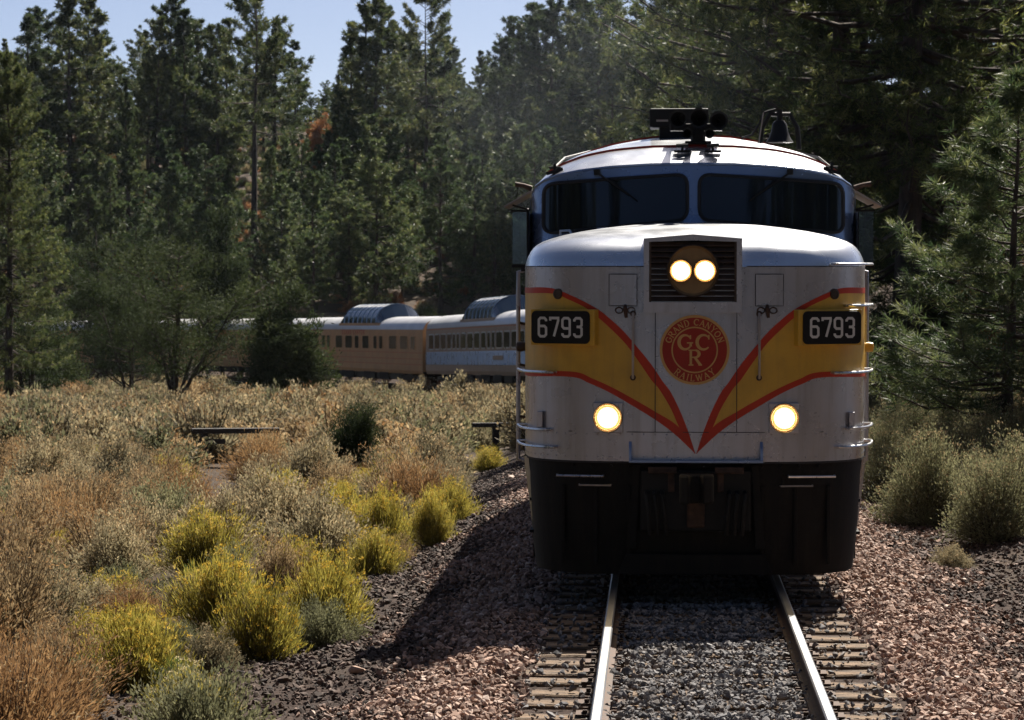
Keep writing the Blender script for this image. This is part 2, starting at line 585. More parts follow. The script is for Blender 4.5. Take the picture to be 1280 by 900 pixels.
# ------------------------------------------------------------------ loose stone: ballast and cinders
import bmesh
def stone_obj(name, seed, mat, flat=0.65):
    r = random.Random(seed)
    bm = bmesh.new()
    for i in range(12):
        v = Vector((r.gauss(0, 1), r.gauss(0, 1), r.gauss(0, 1))).normalized()
        v *= r.uniform(0.8, 1.1)
        bm.verts.new((v.x, v.y * 0.8, v.z * flat))
    res = bmesh.ops.convex_hull(bm, input=bm.verts)
    bmesh.ops.delete(bm, geom=[g for g in res['geom_interior'] if isinstance(g, bmesh.types.BMVert)], context='VERTS')
    me = bpy.data.meshes.new(name); bm.to_mesh(me); bm.free()
    me.materials.append(mat)
    return bpy.data.objects.new(name, me)          # only a pattern for the scatter, not linked

def scatter(name, pts, rot, scl, sources):
    """one object: many copies of a few small pieces, standing on given points"""
    me = bpy.data.meshes.new(name)
    pts = np.asarray(pts, np.float32)
    me.vertices.add(len(pts)); me.vertices.foreach_set('co', pts.ravel())
    a = me.attributes.new('piece_rot', 'FLOAT_VECTOR', 'POINT'); a.data.foreach_set('vector', np.asarray(rot, np.float32).ravel())
    a = me.attributes.new('piece_size', 'FLOAT_VECTOR', 'POINT'); a.data.foreach_set('vector', np.asarray(scl, np.float32).ravel())
    o = obj(name, me)
    g = bpy.data.node_groups.new(name + '_scatter', 'GeometryNodeTree')
    g.interface.new_socket('Geometry', in_out='INPUT', socket_type='NodeSocketGeometry')
    g.interface.new_socket('Geometry', in_out='OUTPUT', socket_type='NodeSocketGeometry')
    N, L = g.nodes, g.links
    gi, go = N.new('NodeGroupInput'), N.new('NodeGroupOutput')
    jn = N.new('GeometryNodeJoinGeometry')
    for so in sources:
        oi = N.new('GeometryNodeObjectInfo'); oi.inputs['Object'].default_value = so; oi.inputs['As Instance'].default_value = True
        L.new(oi.outputs['Geometry'], jn.inputs[0])
    ip = N.new('GeometryNodeInstanceOnPoints'); ip.inputs['Pick Instance'].default_value = True
    mp = N.new('GeometryNodeMeshToPoints')
    L.new(gi.outputs[0], mp.inputs[0]); L.new(mp.outputs[0], ip.inputs['Points'])
    L.new(jn.outputs[0], ip.inputs['Instance'])
    def attr(nm):
        n = N.new('GeometryNodeInputNamedAttribute'); n.data_type = 'FLOAT_VECTOR'; n.inputs['Name'].default_value = nm
        return n.outputs['Attribute']
    er = N.new('FunctionNodeEulerToRotation')
    L.new(attr('piece_rot'), er.inputs[0]); L.new(er.outputs[0], ip.inputs['Rotation'])
    L.new(attr('piece_size'), ip.inputs['Scale'])
    L.new(ip.outputs[0], go.inputs[0])
    md = o.modifiers.new('scatter', 'NODES'); md.node_group = g
    return o

def stones(name, label, n, xr, yr, keep, zoff, size, mat, seed, nsrc=5):
    r = np.random.default_rng(seed)
    P, S = [], []
    xs = r.uniform(xr[0], xr[1], n)
    # denser towards the viewer's end of the strip
    u = r.uniform(0, 1, n)
    ys = yr[0] + (yr[1] - yr[0]) * u ** 1.35
    for x, y in zip(xs, ys):
        k = keep(x, y)
        if k <= 0 or r.uniform() > k:
            continue
        P.append((x, y, ground_z(x, y) + zoff(x, y)))
    P = np.array(P)
    m = len(P)
    rot = r.uniform(0, 2 * math.pi, (m, 3)); rot[:, 0:2] *= 0.16
    sz = size[0] + (size[1] - size[0]) * r.uniform(0, 1, m) ** 2.2
    scl = np.stack([sz * r.uniform(0.8, 1.25, m), sz * r.uniform(0.8, 1.25, m), sz * r.uniform(0.75, 1.2, m)], 1)
    o = scatter(name, P, rot, scl, [stone_obj(name + '_piece', seed * 10 + i, mat) for i in range(nsrc)])
    tag(o, label, 'gravel', kind='stuff')
    return o
m_pink = stone_mat('shoulder_stone', [(0.09, 0.055, 0.042), (0.34, 0.215, 0.160), (0.46, 0.315, 0.245), (0.17, 0.105, 0.080), (0.64, 0.50, 0.42)])
m_grey = stone_mat('bed_stone', [(0.07, 0.07, 0.075), (0.17, 0.165, 0.17), (0.25, 0.24, 0.24), (0.13, 0.11, 0.10), (0.33, 0.30, 0.28)])
m_dark = stone_mat('cinder_stone', [(0.020, 0.014, 0.012), (0.065, 0.043, 0.034), (0.11, 0.072, 0.057), (0.035, 0.025, 0.021), (0.24, 0.17, 0.14)])  # brown cinders, colour lowered further to deepen the shade beside the train
def k_shoulder(x, y):
    a = abs(x - TX)
    if a < 1.28: return 0
    if a < 1.42: return 0.35
    e = (2.15 if x < TX else 2.4) + 0.25 * math.sin(y * 1.3) + 0.15 * math.sin(y * 3.1)
    return 1 - smooth(e - 0.5, e + 0.9, a)
stones('shoulder_ballast', 'pinkish tan crushed stone ballast along both edges of the ties', 150000, (-3.3, 4.1), (14.5, 52), k_shoulder,
       lambda x, y: 0.02, (0.014, 0.050), m_pink, 3)
def k_bed(x, y):
    a = abs(x - TX)
    if a > 0.74: 
        return 0.10 if a < 1.35 else 0
    if a > 0.60: return 0.55
    return 1
stones('track_ballast', 'dark grey crushed stone filling the bed between the two rails', 46000, (-1.0, 1.75), (14.5, 40), k_bed,
       lambda x, y: 0.045 + 0.012 * math.sin(y * 12.5) if abs(x - TX) < 0.7 else 0.045, (0.014, 0.040), m_grey, 4)
def k_cinder(x, y):
    t = x - TX
    a = abs(t)
    e = 3.7 if t < 0 else 4.3
    if a < 1.9: return 0
    return smooth(1.9, 2.7, a) * (1 - smooth(e, e + 1.6, a + 0.4 * math.sin(y * 0.9)))
stones('cinder_gravel', 'dark brown cinders and dirt clods at the foot of the ballast', 135000, (-6.0, 6.5), (14.5, 60), k_cinder,
       lambda x, y: 0.008, (0.012, 0.055), m_dark, 5)
# larger loose rocks
rock_spots = [(446, 848, 0.075), (575, 585, 0.10), (395, 735, 0.06), (460, 655, 0.09), (1180, 835, 0.07), (1205, 660, 0.08), (1120, 655, 0.06), (1235, 720, 0.07), (640, 600, 0.08), (350, 860, 0.06), (1265, 605, 0.11)]
for i, (px, py, sz) in enumerate(rock_spots):
    x, y = at_ground(px, py)
    so = stone_obj('rock', 900 + i, m_pink if i % 2 == 0 else m_dark)
    COL.objects.link(so)
    so.location = (x, y, ground_z(x, y) + sz * 0.35)
    so.scale = (sz * 1.3, sz, sz)
    so.rotation_euler = (0.1, 0.2, i * 1.7)
    tag(so, 'loose pale angular rock on the gravel beside the track' if i % 2 == 0 else 'loose dark angular rock on the gravel beside the track', 'rock', 'loose rocks beside the track')

# ------------------------------------------------------------------ plants
def unit(a):
    return a / np.maximum(1e-9, np.linalg.norm(a, axis=-1, keepdims=True))
def blades(C, D, Ln, W, r, diamond=True):
    """leaf-like faces: base point, direction, length, width"""
    n = len(C)
    D = unit(D)
    side = unit(np.cross(D, r.normal(size=(n, 3))))
    Ln = np.broadcast_to(np.asarray(Ln), (n,))[:, None]
    W = np.broadcast_to(np.asarray(W), (n,))[:, None]
    mid = C + D * Ln * 0.45
    V = np.stack([C, mid + side * W / 2, C + D * Ln, mid - side * W / 2], 1).reshape(-1, 3)
    F = np.arange(4 * n).reshape(-1, 4)
    return V, F
def prisms(P, rad, k=3):
    """P (n,m,3) polylines, rad (n,m): thin tapering twigs"""
    n, m, _ = P.shape
    T = np.gradient(P, axis=1)
    T = unit(T)
    ref = np.where(np.abs(T[:, :, 2:3]) > 0.9, np.array([1.0, 0, 0]), np.array([0, 0, 1.0]))
    A = unit(np.cross(T, ref)); B = np.cross(T, A)
    ang = np.arange(k) * 2 * math.pi / k
    ring = P[:, :, None, :] + rad[:, :, None, None] * (A[:, :, None, :] * np.cos(ang)[None, None, :, None] + B[:, :, None, :] * np.sin(ang)[None, None, :, None])
    V = ring.reshape(-1, 3)
    i = np.arange(n)[:, None, None] * m * k; j = np.arange(m - 1)[None, :, None] * k; q = np.arange(k)[None, None, :]
    q2 = (q + 1) % k
    a, b = i + j + q, i + j + q2
    F = np.stack([a, b, b + k, a + k], -1).reshape(-1, 4)
    return V, F
def join(parts):
    V, F, b = [], [], 0
    for v, f in parts:
        V.append(v); F.append(f + b); b += len(v)
    return np.concatenate(V), np.concatenate(F)

MT['needle'] = leafmat('pine_needles', [(0.012, 0.022, 0.009), (0.036, 0.056, 0.019), (0.105, 0.125, 0.040), (0.27, 0.26, 0.090)], 0.60, 0.5, spec=0.35)
MT['needle_far'] = leafmat('far_pine_needles', [(0.014, 0.026, 0.012), (0.034, 0.053, 0.021), (0.076, 0.098, 0.034), (0.20, 0.195, 0.072)], 0.50, 0.5, spec=0.3)
MT['needle_young'] = leafmat('young_pine_needles', [(0.016, 0.032, 0.014), (0.038, 0.064, 0.026), (0.080, 0.108, 0.040), (0.20, 0.21, 0.084)], 0.50, 0.5, spec=0.3)
MT['juniper'] = leafmat('juniper_scale_leaves', [(0.012, 0.020, 0.009), (0.030, 0.043, 0.017), (0.052, 0.070, 0.025), (0.085, 0.10, 0.040)], 0.30, 0.7, spec=0.06)
MT['russet'] = leafmat('russet_oak_leaves', [(0.20, 0.085, 0.035), (0.32, 0.15, 0.065), (0.38, 0.21, 0.11)], 0.45)
MT['sage'] = leafmat('sagebrush_leaves', [(0.070, 0.064, 0.040), (0.18, 0.157, 0.098), (0.33, 0.28, 0.168), (0.60, 0.49, 0.29)], 0.42, 0.75)
MT['tan'] = leafmat('dry_tan_seedheads', [(0.11, 0.076, 0.042), (0.25, 0.18, 0.10), (0.42, 0.31, 0.17), (0.62, 0.48, 0.28)], 0.42, 0.75)
MT['amber'] = leafmat('amber_dry_plumes', [(0.17, 0.09, 0.04), (0.30, 0.175, 0.08), (0.43, 0.28, 0.13)], 0.45, 0.75)
MT['rabbit'] = leafmat('rabbitbrush_stems', [(0.10, 0.090, 0.020), (0.24, 0.205, 0.038), (0.38, 0.32, 0.065), (0.54, 0.46, 0.12)], 0.55, 0.65)
MT['greysage'] = leafmat('grey_green_sage_leaves', [(0.070, 0.076, 0.042), (0.155, 0.158, 0.085), (0.26, 0.25, 0.135), (0.42, 0.37, 0.20)], 0.4, 0.75)
MT['lime'] = leafmat('green_shrub_leaves', [(0.060, 0.095, 0.022), (0.105, 0.150, 0.038), (0.17, 0.20, 0.055)], 0.45, 0.65)
MT['flower'] = leafmat('yellow_flower_heads', [(0.46, 0.29, 0.03), (0.60, 0.40, 0.06), (0.66, 0.52, 0.17)], 0.40, 0.7)
MT['cream'] = leafmat('cream_flower_heads', [(0.45, 0.36, 0.18), (0.62, 0.52, 0.30), (0.70, 0.62, 0.42)], 0.40, 0.7)

def pine(seed, h=20.0, cb=0.3, rad=3.4, nbr=170, tufts=13, needles=8, nl=0.42, nw=0.075, conic=0.75, droop=0.25, lean=0.0, mat=None, trunk_r=None, gap=0.0):
    """conifer: bent tapering trunk with limbs, and sprays of needle tufts along each limb"""
    r = np.random.default_rng(seed)
    tr = trunk_r or h * 0.0135
    m = 10
    tz = np.linspace(0, 1, m)
    wob = np.cumsum(r.normal(0, 0.012, (m, 2)), 0) * h * 0.25
    TP = np.stack([wob[:, 0] + lean * tz ** 2 * h, wob[:, 1], tz * h], 1)
    rr = tr * (1 - tz * 0.96) + tr * 0.5 * np.exp(-tz * 22)
    parts = [prisms(TP[None], rr[None], 8)]
    def axis(t):
        return np.array([np.interp(t, tz, TP[:, k]) for k in range(3)])
    C, D = [], []
    BP, BR = [], []
    for i in range(nbr):
        u = r.uniform() ** 0.85
        if gap and r.uniform() < gap * (0.5 + 0.5 * math.sin(u * 21 + seed)):
            continue
        t = cb + (1 - cb) * u * 0.985
        shape = (1 - u) ** conic * (0.55 + 0.45 * min(1, u / 0.18)) + 0.05
        az = r.uniform(0, 2 * math.pi)
        lobe = 1 + 0.25 * math.sin(az * 2 + seed + u * 9) + 0.16 * math.sin(az * 3 - u * 17 + seed * 2.1)
        ln = rad * shape * r.uniform(0.45, 1.15) * lobe
        up = -droop * (1 - u) + 0.55 * u + r.normal(0, 0.12)
        d0 = np.array([math.cos(az), math.sin(az), up]); d0 /= np.linalg.norm(d0)
        w = np.linspace(0, 1, 5)[:, None]
        p0 = axis(t)
        P = p0 + d0 * ln * w
        P[:, 2] += (0.22 * ln) * (w[:, 0] ** 2) - 0.12 * ln * np.sin(w[:, 0] * math.pi) * (1 - u)
        P += r.normal(0, 0.025 * ln, P.shape) * w
        BP.append(P); b0 = max(0.012, 0.011 * ln + 0.006); BR.append(b0 * (1 - w[:, 0] * 0.8))
        nt = max(3, int(tufts * (0.35 + ln / rad) * r.uniform(0.7, 1.2)))
        q = 0.18 + 0.82 * r.uniform(0, 1, nt) ** 0.55
        base = np.stack([np.interp(q, w[:, 0], P[:, k]) for k in range(3)], 1)
        lat = np.array([-math.sin(az), math.cos(az), 0])
        spread = 0.26 * ln * (1.2 - q) * r.uniform(-1, 1, nt)
        base = base + lat * spread[:, None] + d0 * np.abs(spread)[:, None] * 0.5
        base[:, 2] += r.normal(0.03, 0.08 * (0.5 + ln * 0.25), nt)
        tw = base + 0
        C.append(tw); D.append(np.tile(d0 * 0.8 + np.array([0, 0, 0.45]), (nt, 1)))
    BP = np.array(BP); BR = np.array(BR)
    parts.append(prisms(BP, BR, 4))
    V, F = join(parts)
    trunk = np_mesh('trunk', V, F, MT['bark'])
    C = np.concatenate(C); D = np.concatenate(D)
    n = len(C)
    Ck = np.repeat(C, needles, 0); Dk = np.repeat(D, needles, 0)
    Dk = unit(Dk) * 0.75 + unit(r.normal(size=Dk.shape)) * 0.95
    Ck = Ck + r.normal(0, nl * 0.10, Ck.shape)
    L_ = nl * r.uniform(0.6, 1.2, len(Ck))
    V, F = blades(Ck, Dk, L_, nw * r.uniform(0.7, 1.3, len(Ck)), r)
    rv = np.repeat(np.clip(np.repeat(r.uniform(0, 1, n), needles) + r.normal(0, 0.12, n * needles), 0, 1), 4)
    crown = np_mesh('crown', V, F, mat or MT['needle_far'], rnd=rv)
    return trunk, crown

def juniper(seed, h=7.0, rad=2.6, stems=5, nclump=260, per=34, ll=0.16, lw=0.035, mat=None, open_=0.35):
    """many-stemmed rounded evergreen: forked limbs carrying leafy clumps"""
    r = np.random.default_rng(seed)
    parts = []
    tips = []
    BP, BR = [], []
    for i in range(stems):
        az = 2 * math.pi * i / stems + r.uniform(-0.4, 0.4)
        out = r.uniform(0.25, 0.8) * rad if i else 0.1 * rad
        hh = h * (r.uniform(0.62, 0.9) if i else 0.95)
        w = np.linspace(0, 1, 7)
        P = np.stack([math.cos(az) * out * w ** 1.2, math.sin(az) * out * w ** 1.2, hh * w], 1)
        P[:, :2] += np.cumsum(r.normal(0, 0.035 * h / 3, (7, 2)), 0) * w[:, None]
        BP.append(P); BR.append(h * (0.020 if i == 0 else 0.013) * (1 - w * 0.85))
        for j in range(11):
            q = r.uniform(0.22, 0.98)
            b = np.array([np.interp(q, w, P[:, k]) for k in range(3)])
            a2 = az + r.uniform(-1.9, 1.9) if i else r.uniform(0, 6.28)
            ln = rad * r.uniform(0.3, 0.75) * (1.15 - q * 0.7)
            ww = w[:, None]
            d = np.array([math.cos(a2), math.sin(a2), r.uniform(0.1, 0.75)])
            Q = b + d * ln * ww
            Q[:, 2] += 0.15 * ln * ww[:, 0] ** 2
            Q += np.cumsum(r.normal(0, 0.025 * ln, (7, 3)), 0) * ww
            BP.append(Q); BR.append(h * 0.006 * (1 - w * 0.8) * (1.2 - q * 0.5))
            for k in range(int(nclump / (stems * 11)) + 1):
                v = r.uniform(0.35, 1.05)
                c = np.array([np.interp(min(1, v), w, Q[:, kk]) for kk in range(3)]) + r.normal(0, 0.10 * rad, 3) * (0.5 + 0.5 * v)
                tips.append((c, d))
    V, F = prisms(np.array(BP), np.array(BR), 5)
    trunk = np_mesh('trunk', V, F, MT['bark'])
    C = np.array([t[0] for t in tips]); D = np.array([t[1] for t in tips])
    keep = C[:, 2] > h * (0.12 if open_ < 0.2 else 0.24)
    C, D = C[keep], D[keep]
    n = len(C)
    size = rad * (0.115 if open_ < 0.2 else 0.085) * r.uniform(0.5, 1.4, n)
    Ck = np.repeat(C, per, 0) + r.normal(0, 1, (n * per, 3)) * np.repeat(size, per)[:, None] * np.array([1, 1, 0.75])
    Dk = np.repeat(D, per, 0) * 0.4 + np.array([0, 0, 0.5]) + unit(r.normal(size=(n * per, 3))) * 0.9
    V, F = blades(Ck, Dk, ll * r.uniform(0.6, 1.25, n * per), lw * r.uniform(0.7, 1.3, n * per), r)
    rv = np.repeat(np.clip(np.repeat(r.uniform(0, 1, n), per) + r.normal(0, 0.12, n * per), 0, 1), 4)
    return trunk, np_mesh('crown', V, F, mat or MT['juniper'], rnd=rv)

def shrub(seed, h=0.8, w=1.1, nst=70, per=40, ll=0.06, lw=0.014, upright=0.5, leafmat_=None, lo=0.3, tip=None, ntip=0, tl=0.03, tw=0.016, curl=0.2, tipn=14, bare=0.004, tipspread=0.045, emin=0.10):
    """bush: stems fanning out of one root to a lumpy mound, leaves on their outer part, seed or flower heads on top"""
    r = np.random.default_rng(seed)
    m = 6
    q = np.linspace(0, 1, m)
    az = r.uniform(0, 2 * math.pi, nst)
    se = emin + (1 - emin) * r.uniform(0, 1, nst) ** (1.0 if upright < 0.9 else 0.8)
    ce = np.sqrt(np.maximum(0, 1 - se * se))
    lump = 0.86 + 0.17 * np.sin(az * 3 + seed) * ce + 0.12 * np.sin(az * 5 + seed * 2.3) * ce + 0.10 * np.sin(az * 2 + se * 7 + seed)
    ln = r.uniform(0.72, 1.12, nst) * lump
    out = ce * w / 2 * ln
    hi = se * h * ln
    P = np.zeros((nst, m, 3))
    root = r.normal(0, 0.035 * w, (nst, 2))
    cu = 1 + curl
    for k, f in ((0, np.cos(az)), (1, np.sin(az))):
        P[:, :, k] = root[:, k][:, None] + (f * out)[:, None] * q[None] ** (1 - 0.25 * curl)
    P[:, :, 2] = hi[:, None] * q[None] ** cu - 0.02
    P += np.cumsum(r.normal(0, 0.012 * h, P.shape), 1) * q[None, :, None]
    rad = bare * h / 0.8 * (1.25 - q)[None, :] * r.uniform(0.7, 1.5, nst)[:, None]
    SV, SF = prisms(P, rad, 3)
    stems = np_mesh('stems', SV, SF, MT['twig'])
    n = nst * per
    si = np.repeat(np.arange(nst), per)
    qq = lo + (1 - lo) * r.uniform(0, 1, n) ** 0.7
    f = qq * (m - 1); i0 = np.minimum(f.astype(int), m - 2); fr = (f - i0)[:, None]
    C = P[si, i0] * (1 - fr) + P[si, i0 + 1] * fr
    T = unit(P[si, i0 + 1] - P[si, i0])
    C = C + r.normal(0, 0.026 * h / 0.8, C.shape) * (0.5 + qq)[:, None]
    C[:, 2] = np.maximum(C[:, 2], 0.01)
    D = T * (0.55 + upright) + unit(r.normal(size=C.shape)) * 0.75 + np.array([0, 0, 0.25])
    V, F = blades(C, D, ll * r.uniform(0.6, 1.3, n), lw * r.uniform(0.7, 1.3, n), r)
    rv = np.clip(np.repeat(r.uniform(0, 1, nst), per) * 0.6 + r.uniform(0, 0.4, n), 0, 1)
    fol = np_mesh('foliage', V, F, leafmat_, rnd=np.repeat(rv, 4))
    fl = None
    if tip is not None and ntip > 0:
        pw = np.maximum(0.02, se) ** 1.3
        pick = r.choice(nst, ntip, replace=ntip > nst, p=pw / pw.sum())
        c0 = P[pick, -1] + r.normal(0, 0.012, (ntip, 3))
        Ck = np.repeat(c0, tipn, 0) + r.normal(0, tipspread, (ntip * tipn, 3)) * np.array([1, 1, 0.65])
        Dk = np.array([0, 0, 0.7]) + unit(r.normal(size=Ck.shape))
        V, F = blades(Ck, Dk, tl * r.uniform(0.6, 1.3, len(Ck)), tw * r.uniform(0.7, 1.3, len(Ck)), r)
        fl = np_mesh('flower_heads', V, F, tip, rnd=np.repeat(np.clip(np.repeat(r.uniform(0, 1, ntip), tipn) + r.normal(0, 0.15, ntip * tipn), 0, 1), 4))
    return stems, fol, fl

# patterns
PINE_TALL = [pine(10 + i, h=24, cb=[0.34, 0.24, 0.44, 0.28, 0.38, 0.30, 0.5][i], rad=[3.9, 3.3, 4.3, 4.4, 3.0, 3.6, 4.0][i], nbr=[120, 150, 85, 135, 105, 120, 75][i], tufts=[26, 24, 30, 28, 24, 26, 30][i], needles=10, nl=0.42, nw=0.075, conic=[0.5, 0.75, 0.4, 0.5, 0.65, 0.6, 0.35][i], gap=[0.3, 0.2, 0.5, 0.2, 0.4, 0.3, 0.4][i]) for i in range(7)]
PINE_YOUNG = [pine(30 + i, h=11, cb=[0.05, 0.10, 0.05, 0.14, 0.08][i], rad=[2.6, 2.1, 3.0, 2.3, 2.7][i], nbr=[120, 110, 125, 90, 100][i], tufts=[20, 18, 20, 20, 22][i], needles=10, nl=0.30, nw=0.055, conic=[0.7, 0.85, 0.6, 0.6, 0.5][i], droop=0.1, gap=[0.2, 0.2, 0.3, 0.4, 0.35][i], mat=MT['needle_young']) for i in range(5)]
PINE_NEAR = [pine(50 + i, h=22, cb=[0.05, 0.12][i], rad=[4.6, 4.2][i], nbr=[420, 380][i], tufts=46, needles=13, nl=0.20, nw=0.024, conic=[0.5, 0.55][i], droop=0.35, mat=MT['needle']) for i in range(2)]
PINE_SMALL = [pine(60 + i, h=6, cb=0.06, rad=[1.9, 1.7][i], nbr=135, tufts=26, needles=17, nl=0.17, nw=0.011, conic=0.7, droop=0.05, mat=MT['needle_young']) for i in range(2)]
JUNI = [juniper(70, 8.0, 3.6, 6, 520, 40, 0.17, 0.042), juniper(71, 7.0, 2.8, 5, 420, 40, 0.17, 0.042), juniper(72, 5.5, 2.0, 7, 700, 36, 0.18, 0.05)]
JUNI_SMALL = juniper(73, 1.75, 0.72, 7, 420, 40, 0.07, 0.016, open_=0.1)
OAK = juniper(75, 4.0, 1.7, 5, 240, 30, 0.2, 0.09, mat=MT['russet'])

def plant(kind_name, meshes, names, x, y, scale, rz, label, cat, group, sink=0.03, sz=None):
    e = empty(kind_name, (x, y, ground_z(x, y) - sink), (0, 0, rz))
    e.scale = (scale, scale, sz if sz else scale)
    for me, nm in zip(meshes, names):
        if me is not None:
            po_ = obj(nm, me, e)
            if nm == 'flower_heads': po_['kind'] = 'stuff'
    return tag(e, label, cat, group)
TN = ('trunk', 'crown')
prnd = random.Random(5)
def tree_px(kind_name, pattern, base_h, px, d, top=None, h=None, label='', group=None, wide=1.0):
    x = (px - VPX) / FPX * d
    if h is None:
        h = CAMH - (top - VPY) / FPX * d - ground_z(x, d)
    sc = h / base_h
    return plant(kind_name, pattern, TN, x, d, sc * wide, prnd.uniform(0, 6.28), label, 'tree', group, 0.1, sc)

LOOK = {'pine': ['round-topped', 'dense narrow', 'thin-crowned', 'full-crowned', 'slim', 'ragged', 'flat-topped'], 'young pine': ['conical', 'slim conical', 'broad bushy', 'sparse', 'ragged']}
def slope_label(x, d, k, h, kind):
    px = VPX + x / d * FPX
    where = 'beside the big pinyon' if px < 60 else 'above the rounded pinyon' if px < 250 else 'round the skyline gap' if px < 430 else 'above the dome cars' if px < 560 else 'beside the locomotive cab' if px < 690 else 'behind the locomotive roof'
    far_ = 'low on the slope' if d < 235 else 'halfway upslope' if d < 285 else 'on the ridge'
    size = ('very tall ' if h > 21 else 'tall ' if h > 16 else 'lower ') if kind == 'pine' else ('tall ' if h > 10.5 else '' if h > 7.5 else 'little ')
    return size + LOOK[kind][k] + ' ' + kind + ' ' + far_ + ' ' + where
L_TALL = 'tall ponderosa pine on the hillside behind the passenger cars'
G_TALL = 'tall pines on the hillside'
tall = [(85, 250, -25, 1), (48, 266, 8, 0), (118, 262, 10, 4), (215, 262, -2, 3), (246, 268, 22, 0), (365, 285, 48, 4), (455, 258, -12, 1), (487, 280, 6, 4),
        (600, 285, 62, 1), (640, 258, 24, 3), (690, 246, 2, 0), (742, 236, -22, 3), (793, 256, 6, 4), (0, 250, 68, 3), (-30, 245, 40, 0), (838, 240, 2, 1), (182, 276, 60, 4), (285, 262, 20, 1),
        (548, 290, 80, 3), (710, 270, 20, 1), (665, 290, 40, 4), (880, 225, -30, 0), (930, 215, -40, 3), (340, 300, 95, 4), (20, 238, 105, 1), (-70, 255, 0, 2), (770, 215, 60, 1), (665, 225, 120, 1), (585, 262, 120, 3), (30, 258, 15, 5), (102, 256, -5, 5), (192, 256, 20, 5), (232, 258, 8, 1), (270, 258, 30, 0), (343, 262, 25, 5), (440, 262, 25, 1), (470, 256, -5, 5), (508, 268, 40, 0), (552, 262, 45, 5), (622, 262, 50, 5), (672, 250, 8, 3), (716, 244, -10, 5), (766, 246, -10, 3), (812, 240, 12, 5), (850, 250, -5, 3)]
for px, d, top, k in tall:
    tree_px('ponderosa_pine', PINE_TALL[k], 24, px, d, top, None, slope_label((px - VPX) / FPX * d, d, k, 24, 'pine'), G_TALL, prnd.uniform(1.0, 1.25))
tree_px('ponderosa_pine', PINE_TALL[2], 24, 318, 232, -25, None, 'tall pine with long bare lower trunk rising beside the open sky gap', G_TALL)
tree_px('ponderosa_pine', PINE_TALL[6], 24, 533, 238, -12, None, 'tall thin-crowned pine with straight dark trunk above the dome cars', G_TALL, 0.9)
tree_px('slender_pine', PINE_TALL[4], 24, 153, 236, 93, None, 'slender sparse young pine below the sky between tall pines', 'slender hillside pines', 0.8)
for px, d, top in ((405, 300, 112), (385, 296, 150), (428, 292, 140)):
    tree_px('young_pine', PINE_YOUNG[1], 11, px, d, top, None, 'small pine on the skyline in the gap between the tall pines', 'young conical pines', 0.95)
x, y = (400 - VPX) / FPX * 292, 292
plant('russet_oak', OAK, TN, x, y, 1.2, 1.0, 'russet brown tree on the skyline between the tall pines', 'tree', 'russet brown trees', 0.1, 1.9)
for px, d, sc in ((150, 236, 0.9), (190, 232, 0.7), (285, 240, 1.0), (120, 242, 0.8), (215, 246, 1.0), (330, 236, 0.7), (1285, 62, 0.8), (1262, 66, 0.7)):
    plant('russet_oak', OAK, TN, (px - VPX) / FPX * d, d, sc, px, 'low russet brown scrub oak under the hillside pines' if d > 100 else 'low russet brown scrub oak among the dark pines by the locomotive', 'tree', 'russet brown trees', 0.1)
# conical young pines filling the foot of the hill behind the train
yr_ = random.Random(21)
spots = []
tries = 0
while len(spots) < 185 and tries < 6000:
    tries += 1
    d = yr_.uniform(212, 262)
    px = yr_.uniform(-90, 900)
    x = (px - VPX) / FPX * d
    s_, t_ = track_coord(x, d)
    if abs(t_) < 7 or any((x - a) ** 2 + (d - b) ** 2 < 6 for a, b in spots):
        continue
    if any(abs(px - q) < 17 for q in (85, 318, 533)) and d < 250: continue
    spots.append((x, d))
    hh = yr_.uniform(6, 15) if px > 420 or px < 60 else yr_.uniform(5, 12.5)
    k = yr_.randrange(5)
    plant('young_pine', PINE_YOUNG[k], TN, x, d, hh / 11 * yr_.uniform(0.9, 1.2), yr_.uniform(0, 6.28), slope_label(x, d, k, hh, 'young pine'), 'tree', 'young conical pines', 0.1, hh / 11)
# more forest higher up the hill
cnt = 0
while cnt < 90:
    d = yr_.uniform(262, 345); px = yr_.uniform(-120, 1000)
    x = (px - VPX) / FPX * d
    gap_ = 330 < px < 425
    if gap_: continue
    cnt += 1
    hh = yr_.uniform(8, 11) if 125 < px < 172 or 560 < px < 632 else yr_.uniform(10, 15.5)
    k = yr_.randrange(7)
    plant('ponderosa_pine', PINE_TALL[k], TN, x, d, hh / 24 * 1.1, yr_.uniform(0, 6.28), slope_label(x, d, k, hh, 'pine'), 'tree', G_TALL, 0.1, hh / 24)
# low young pines closing the ridge line
for i in range(85):
    px = -120 + 1150 * (i + yr_.random()) / 85; d = yr_.uniform(315, 352)
    hh = yr_.uniform(6, 10.5) if not 325 < px < 430 else yr_.uniform(5, 7.5)
    plant('ridge_pine', PINE_YOUNG[i % 5], TN, (px - VPX) / FPX * d, d, hh / 11 * 1.35, yr_.uniform(0, 6.28), slope_label((px - VPX) / FPX * d, d, i % 5, hh, 'young pine'), 'tree', 'young pines on the ridge', 0.1, hh / 11)
